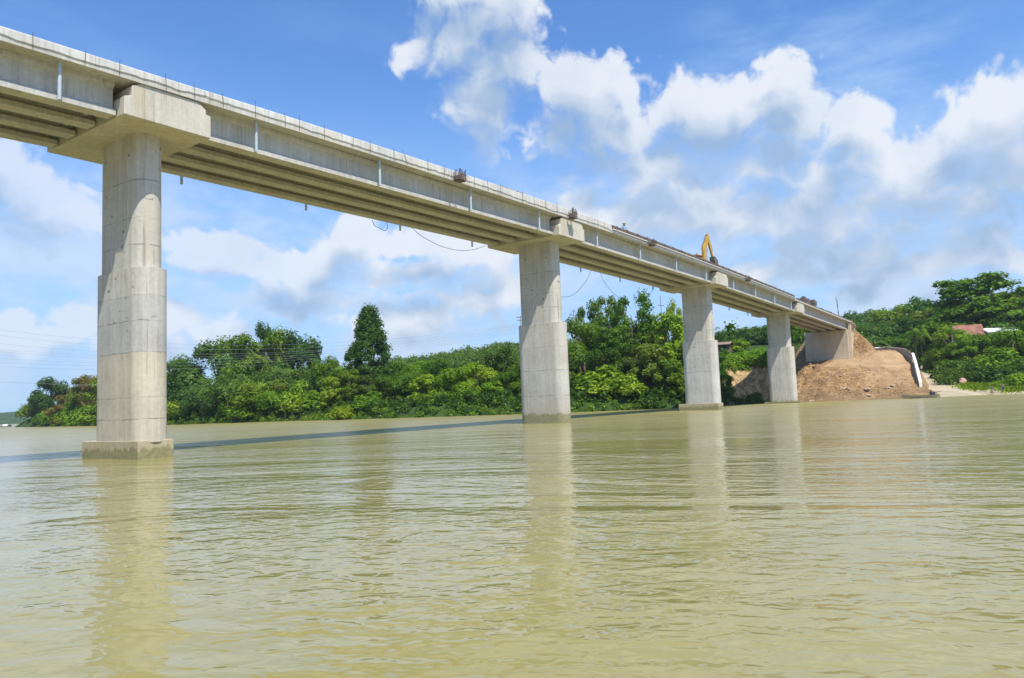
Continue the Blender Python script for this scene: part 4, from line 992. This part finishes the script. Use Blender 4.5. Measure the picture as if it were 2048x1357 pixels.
# ------------------------------------------------------------------ cables under the deck, power line
m_cab = plain('grey_hanging_cable', (.10, .11, .13), .7); m_wir = plain('aluminium_wire', (.24, .26, .27), .6)
def hang(pts, label, t=-3.75, rad=.021):
    K = np.array([BW(*ont(x, y, t)) for x, y in pts]); c = K.mean(0); n = len(K); P_ = []
    for i in range(n - 1):                                     # smooth curve through the points
        p0, p1, p2, p3 = K[max(i - 1, 0)], K[i], K[i + 1], K[min(i + 2, n - 1)]
        for f in np.linspace(0, 1, 6)[:-1]:
            P_.append(.5 * (2 * p1 + (p2 - p0) * f + (2 * p0 - 5 * p1 + 4 * p2 - p3) * f * f + (3 * p1 - p0 - 3 * p2 + p3) * f ** 3) - c)
    P_.append(K[-1] - c); o_ = MB().tube([tuple(p) for p in P_], rad, 6).build('hanging_cable', m_cab, smooth=True); o_.location = c
    tag(o_, label, 'cable', 'cables hanging under the bridge')
hang([(744,440),(750,452),(762,458),(771,462),(775,455),(773,444)], 'short looped cable hanging under the deck left of the other cables')
hang([(824,456),(842,472),(860,482),(880,492),(915,501),(945,500),(971,492)], 'long cable sagging from the deck to the crosshead of the second pier')
hang([(1181,543),(1176,556),(1165,572),(1152,586),(1135,594),(1110,592),(1085,580)], 'cable looping from the deck behind the right side of the second pier')
hang([(1201,546),(1206,560),(1215,574),(1228,588),(1240,597),(1252,606),(1262,618)], 'cable dropping from the deck towards the tallest open tree')
hang([(1309,574),(1303,584),(1296,593),(1290,602)], 'short cable end hanging from the deck left of the third pier')
def pole(px, top, D, label, arms, h=None, rz=0.0, tri=False):
    p = at(px, top + 60, D); z0 = gz(p[0], p[1]); zt = at(px, top, D)[2]; r = empty('power_pole', (p[0], p[1], z0), rz); tag(r, label, 'power pole', 'power poles among the trees')
    MB().tube([(0, 0, -1), (0, 0, zt - z0)], [.13, .08], 8).build('post', plain('weathered_pole', (.20, .19, .17), .9), r)
    mb = MB(); mi = MB()
    for dz, w in arms:
        mb.box((-w, -.06, zt - z0 - dz - .07), (w, .06, zt - z0 - dz + .05))
        for x in (-w * .95, w * .95, -w * .4): mi.tube([(x, 0, zt - z0 - dz + .05), (x, 0, zt - z0 - dz + .38)], .055, 6)
    if tri: mb.tube([(-arms[0][1], 0, zt - z0 - arms[0][0]), (0, 0, zt - z0)], .05, 5); mb.tube([(arms[0][1], 0, zt - z0 - arms[0][0]), (0, 0, zt - z0)], .05, 5)
    mb.build('crossarm', m_rust, r); mi.build('insulator', m_bat, r)
    return r
pole(1043, 632, 182, 'power pole with crossarm showing at the left edge of the second pier', [(.35, 1.1), (1.1, .8)], rz=.3)
pole(1150, 620, 182, 'power pole with triangular braced crossarm right of the second pier', [(1.3, 1.2), (1.9, 1.6)], rz=.4, tri=True)
pole(1324, 592, 205, 'thin power pole above the trees left of the third pier', [(2.6, .9)], rz=.4)
WI = [(655,691,648,'topmost'),(666,700,650,'second from the top'),(684,709,652,'third from the top'),(697,714,655,'fourth from the top'),(701,719,657,'fifth from the top'),(716,725,660,'third from the bottom'),(724,730,663,'second from the bottom'),(733,736,666,'lowest among the bunched')]
for y0, y1, y2, nm in WI:
    a = at(-60, y0 - 3, 205); mdl = at(430, y1, 184); b_ = at(1034, y2, 176)
    t_ = np.linspace(0, 1, 33); tm = np.linalg.norm((mdl - a)[:2]) / (np.linalg.norm((mdl - a)[:2]) + np.linalg.norm((b_ - mdl)[:2]))
    xy = a[None, :2] * (1 - t_)[:, None] + b_[None, :2] * t_[:, None]
    pf = np.polyfit([0, tm, 1], [a[2], mdl[2], b_[2]], 2); zz = np.polyval(pf, t_); c = np.array([xy[16, 0], xy[16, 1], zz[16]])
    o_ = MB().tube([(x - c[0], y - c[1], z - c[2]) for (x, y), z in zip(xy, zz)], .019, 5).build('power_line', m_wir); o_.location = c
    tag(o_, '%s power line sagging across the river behind the nearest pier' % nm, 'power line', 'power lines over the river')
a, b_ = at(-60, 762, 230), at(330, 771, 200); c = (a + b_) / 2
o_ = MB().tube([tuple(a - c), tuple(np.array([0, 0, -.4])), tuple(b_ - c)], .03, 5).build('power_line', m_wir); o_.location = c; tag(o_, 'single low wire far below the bunched power lines at left', 'power line', 'power lines over the river')

# ------------------------------------------------------------------ retaining wall of the embankment
m_rw = plain('grey_sprayed_concrete', (.30, .27, .235), .95, var=.25, scale=1.2); m_wh = plain('white_concrete_coping', (.66, .64, .58), .8, var=.12, scale=1.5)
q1, q2, q3, q4 = at(1750, 699, 190), at(1794, 697, 186), at(1823, 708, 180), at(1838, 766, 163)
rw = empty('retaining_wall', tuple(q3 - np.array([0, 0, 2]))); tag(rw, 'curved grey retaining wall with a white coping running down the embankment edge', 'retaining wall')
o3 = q3 - np.array([0, 0, 2]); pts = [q1, (q1 + q2) / 2 + np.array([0, 0, .35]), q2, (q2 + q3) / 2 + np.array([.5, .3, .35]), q3]
bk = np.array([.35, .75, 0]); mb = MB(); mb.loft([[tuple(p - o3 - np.array([0, 0, 3.2])), tuple(p - o3 - np.array([0, 0, .02])), tuple(p + bk - o3 - np.array([0, 0, .02])), tuple(p + bk - o3 - np.array([0, 0, 3.2]))] for p in pts]); mb.build('wall_face', m_rw, rw, bevel=.03)
mb = MB(); mb.loft([[tuple(p - bk * .12 - o3 - np.array([0, 0, .02])), tuple(p - bk * .12 - o3 + np.array([0, 0, .20])), tuple(p + bk * 1.15 - o3 + np.array([0, 0, .20])), tuple(p + bk * 1.15 - o3 - np.array([0, 0, .02]))] for p in pts]); mb.build('coping', m_wh, rw)
ru = np.array([1.0, .1, 0]); mb = MB(); mb.loft([[tuple(p - o3 - np.array([0, 0, .9])), tuple(p - o3 + np.array([0, 0, .2])), tuple(p + ru * .6 - o3 + np.array([0, 0, .2])), tuple(p + ru * .6 - o3 - np.array([0, 0, .9]))] for p in (q3, q3 * .55 + q4 * .45 + np.array([0, 0, .5]), q4)]); mb.build('edge_beam', m_wh, rw, bevel=.03)
# stones on the foot of the embankment
m_rk = plain('pale_broken_rock', (.40, .31, .20), .95, var=.3, scale=2)
def rock(px, py, D, r_, label, fl=.6):
    p = at(px, py, D); z = gz(p[0], p[1]); rg = np.random.default_rng(int(px)); bm = bmesh.new(); bmesh.ops.create_icosphere(bm, subdivisions=2, radius=r_)
    for v_ in bm.verts: v_.co = v_.co * float(1 + rg.normal() * .13); v_.co.z *= fl; v_.co.x *= 1.3
    me = bpy.data.meshes.new('rock'); bm.to_mesh(me); bm.free(); me.materials.append(m_rk); o_ = link('rock', me); o_.location = (p[0], p[1], z + r_ * fl * .25); o_.rotation_euler = (0, 0, px)
    tag(o_, label, 'rock', 'rocks on the foot of the embankment')
rock(1735, 783, 156, .62, 'largest pale boulder low on the embankment left of the moored boat')
rock(1738, 792, 153.2, .38, 'small pale stone at the waterline below the largest boulder')
rock(1778, 789, 157, .5, 'flat pale stone at the waterline left of the moored boat', .4)
rock(1788, 786, 158, .42, 'stone next to the flat one at the waterline left of the moored boat')
rock(1690, 779, 156, .7, 'long flat slab of rock halfway along the foot of the embankment', .3)
rock(1622, 790, 151.5, .6, 'rock at the waterline just right of the fourth pier', .5)
rock(1655, 752, 160, .4, 'stone on the rough earth below the mound')
rock(1720, 745, 168, .35, 'small stone halfway up the embankment slope')
rock(1672, 787, 152.5, .45, 'small pale rock at the waterline left of the slab', .5)

# loose stones and clods nobody would count
rg = np.random.default_rng(41); Q = MB(); k = 0
while k < 620:
    s_, t_ = 118 + 50 * rg.random(), -9 + 27 * rg.random(); x, y = BW(s_, t_, 0)[:2]; d = float(sdist(x, y)); u = float(upx(x, y))
    if d < .2 or d > 30 or u < 1566 or t_ > np.interp(s_, *TOE_E) - .8 or rg.random() > (1.0 if d < 14 else .22): continue
    z = gz(x, y); q = .07 + .26 * rg.random() ** 3; k += 1
    P_ = [(x + q * a * (.7 + .6 * rg.random()), y + q * b_ * (.7 + .6 * rg.random()), z + q * c_ * (.5 + .5 * rg.random())) for a, b_, c_ in ((1, 0, .1), (0, 1, .1), (-1, 0, .1), (0, -1, .1), (.1, .1, 1), (0, 0, -.6))]
    Q.add(P_, [(0, 1, 4), (1, 2, 4), (2, 3, 4), (3, 0, 4), (1, 0, 5), (2, 1, 5), (3, 2, 5), (0, 3, 5)])
tag(Q.build('rubble', plain('mixed_stone_and_clods', (.33, .22, .13), .95, var=.55, scale=.9)), 'loose stones and clods scattered over the embankment', 'rubble', kind='stuff')

# ------------------------------------------------------------------ boats
m_hull = plain('weathered_boat_timber', (.33, .29, .20), .8, var=.3, scale=2); m_tarp = plain('pinkish_tarpaulin', (.45, .26, .20), .8); m_white = plain('white_sheet', (.72, .73, .74), .6)
def boat(loc, rz, L_, label, kind):
    r = empty('boat', loc, rz); tag(r, label, 'boat')
    rings = []
    for f in np.linspace(0, 1, 13):
        x = (f - .5) * L_; w = .62 * math.sin(math.pi * min(.97, max(.03, f * .92 + .06))) ** .55; zt = .42 + .55 * max(0, .25 - f) * 2.2 + .25 * max(0, f - .8); zb_ = -.15 + .7 * max(0, .16 - f) * 3
        rings.append([(x, -w, zt), (x, -w * .75, (zt + zb_) / 2), (x, -w * .3, zb_), (x, w * .3, zb_), (x, w * .75, (zt + zb_) / 2), (x, w, zt), (x, w * .86, zt), (x, w * .6, zb_ + .12), (x, -w * .6, zb_ + .12), (x, -w * .86, zt)])
    MB().loft(rings).build('hull', m_hull, r, auto=40)
    for f in (.3, .55): MB().box(((f - .5) * L_ - .12, -.5, .34), ((f - .5) * L_ + .12, .5, .39)).build('thwart', m_hull, r)
    if kind == 'engine':
        e = MB().box((L_ * .5 - 1.5, -.28, .42), (L_ * .5 - .75, .28, .95)).build('engine', m_blk, r, bevel=.05)
        MB().tube([(L_ * .5 - .8, 0, .85), (L_ * .5 + .5, 0, .98)], .05, 6).tube([(L_ * .5 - 1.4, 0, .9), (L_ * .5 - 1.9, 0, 1.25)], .035, 6).tube([(L_ * .5 - 1.25, .1, .9), (L_ * .5 - 1.3, .1, 1.3)], .09, 8).build('tiller', m_blk, e)
    else:
        MB().loft([[(x, -.6, .45), (x, -.55, 1.1), (x, 0, 1.35), (x, .55, 1.1), (x, .6, .45)] for x in (-1.2, .9)]).build('canopy', m_white, r)
        MB().box((1.2, -.35, .4), (2.2, .35, 1.05)).build('cargo', m_blk, r, bevel=.05)
    return r
p = at(1840, 788, 150.8); boat((p[0], p[1], .12), math.atan2(-.15, 1), 6.3, 'narrow wooden boat with black outboard engine drawn up at the foot of the embankment', 'engine')
p = at(12, 852, 425); boat((p[0], p[1], .02), .1, 5.2, 'small boat with white canopy far off at the left edge', 'canopy')
p = at(1924, 757, 183); z = gz(p[0], p[1]); r = empty('upturned_boat', (p[0], p[1], z), .2); tag(r, 'pinkish upturned boat with a pole at the back of the sand landing', 'boat')
MB().loft([[(x, -w, 0), (x, -w * .8, h * .6), (x, 0, h), (x, w * .8, h * .6), (x, w, 0)] for x, w, h in ((-1.0, .15, .5), (-.7, .6, 1.1), (0, .85, 1.35), (.7, .7, 1.15), (1.0, .2, .6))]).build('hull', m_tarp, r, auto=50)
MB().tube([(-.8, 0, .45), (-2.3, .1, .12)], .07, 6).build('pole', m_bat, r)
p = at(1892, 744, 196); z = gz(p[0], p[1]); r = empty('blue_tarpaulin', (p[0], p[1], z), .4); tag(r, 'blue tarpaulin bundle under the thicket by the sand track', 'tarpaulin')
MB().loft([[(w * math.cos(a), w * .7 * math.sin(a), h) for a in np.linspace(0, 6.283, 11)[:-1]] for w, h in ((.8, 0), (.75, .7), (.4, 1.5), (.1, 1.8))]).build('sheet', plain('blue_tarp', (.03, .07, .30), .6), r, smooth=True)

# ------------------------------------------------------------------ houses
m_wall = plain('greenish_plaster', (.42, .46, .36), .9); m_roof = plain('rusty_red_roofing', (.25, .105, .068), .85, var=.5, scale=1.0); m_wood = plain('brown_board_wall', (.17, .10, .07), .9, var=.3, scale=2); m_pst = plain('pale_post', (.6, .58, .52), .8); m_open = plain('dark_opening', (.012, .012, .014), .9); m_zinc = plain('white_roof_sheet', (.74, .76, .78), .5, var=.06)
def house(px, py, D, label, w, d, wh, rh, rz, wall, roof, lift=0.0, over=.6):
    p = at(px, py, D); zt = p[2]; z0 = zt - wh - lift; r = empty('house', (p[0], p[1], z0), rz); tag(r, label, 'house')
    if lift:
        for x in (-w / 2 + .2, 0, w / 2 - .2):
            for y in (-d / 2 + .2, d / 2 - .2): MB().tube([(x, y, -3), (x, y, lift + .01)], .12, 8).build('post', m_pst, r)
    wl = MB().box((-w / 2, -d / 2, lift), (w / 2, d / 2, lift + wh)); wl.loft([[(x, -d / 2 + .02, lift + wh), (x, d / 2 - .02, lift + wh), (x, 0, lift + wh + rh * .92)] for x in (-w / 2, w / 2)]); wo = wl.build('wall', wall, r)
    h = lift + wh; rf = MB()
    for sg in (1, -1): rf.loft([[(x, sg * (d / 2 + over), h - over * rh / (d / 2)), (x, 0, h + rh), (x, 0, h + rh + .1), (x, sg * (d / 2 + over), h - over * rh / (d / 2) + .1)] for x in (-w / 2 - over, w / 2 + over)])
    rf.build('roof', roof, r)
    for x in (-w * .28, w * .18):
        f_ = MB().box((x - .5, -d / 2 - .05, lift + wh * .40), (x + .5, -d / 2 + .02, lift + wh * .80)).build('window', m_open, r); MB().box((x - .56, -d / 2 - .08, lift + wh * .36), (x + .56, -d / 2 - .04, lift + wh * .40)).build('sill', m_pst, f_)
    MB().box((w * .36, -d / 2 - .05, lift), (w * .46, -d / 2 + .02, lift + wh * .72)).build('door', m_wood, r)
    return r
house(1935, 669, 214, 'house with rusty red roof half hidden by trees at right', 5.2, 4.6, 2.7, 2.2, -.35, m_wall, m_roof, 1.6)
house(1892, 673, 219, 'low shed with red roof left of the red roofed house', 4.0, 3.5, 1.8, 1.2, .3, m_wood, m_roof)
house(2000, 664, 216, 'white building showing through the trees right of the red roofed house', 7.5, 5, 2.2, .9, -.1, m_zinc, m_zinc)
house(1443, 690, 176, 'brown hut with pale corner post beside the third pier', 3.8, 3.4, 1.9, .5, -.5, m_wood, plain('brown_roof_sheet', (.26, .17, .13), .8, var=.3), 0, .5)
house(1763, 699, 200, 'small shed with white roof behind the retaining wall', 3.2, 2.4, 1.5, .4, .2, m_grey, m_zinc, 0, .3)
p = at(1589, 703, 166); r = empty('marker_post', (p[0], p[1], gz(p[0], p[1]))); tag(r, 'yellow marker post at the left of the far abutment', 'post'); h = at(1588, 688, 166)[2] - r.location.z
MB().tube([(0, 0, -.3), (-.1, 0, h)], .14, 8).build('post', m_yel, r); MB().box((-.3, -.3, -.4), (.3, .3, .35)).build('footing', m_bat, r)

# ------------------------------------------------------------------ air
hz = bpy.data.materials.new('thin_haze'); hz.use_nodes = True; hz.node_tree.nodes.clear(); T = NT(hz.node_tree)
vp = T.n('ShaderNodeVolumePrincipled', {'Color': (.80, .88, 1.0, 1), 'Density': .00013, 'Anisotropy': .1}); T.n('ShaderNodeOutputMaterial', {'Volume': vp.outputs[0]})
hb = MB().box((-2700, -90, -4), (1100, 1700, 120)).build('haze', hz); tag(hb, 'thin pale haze over the river valley', 'haze', kind='stuff')
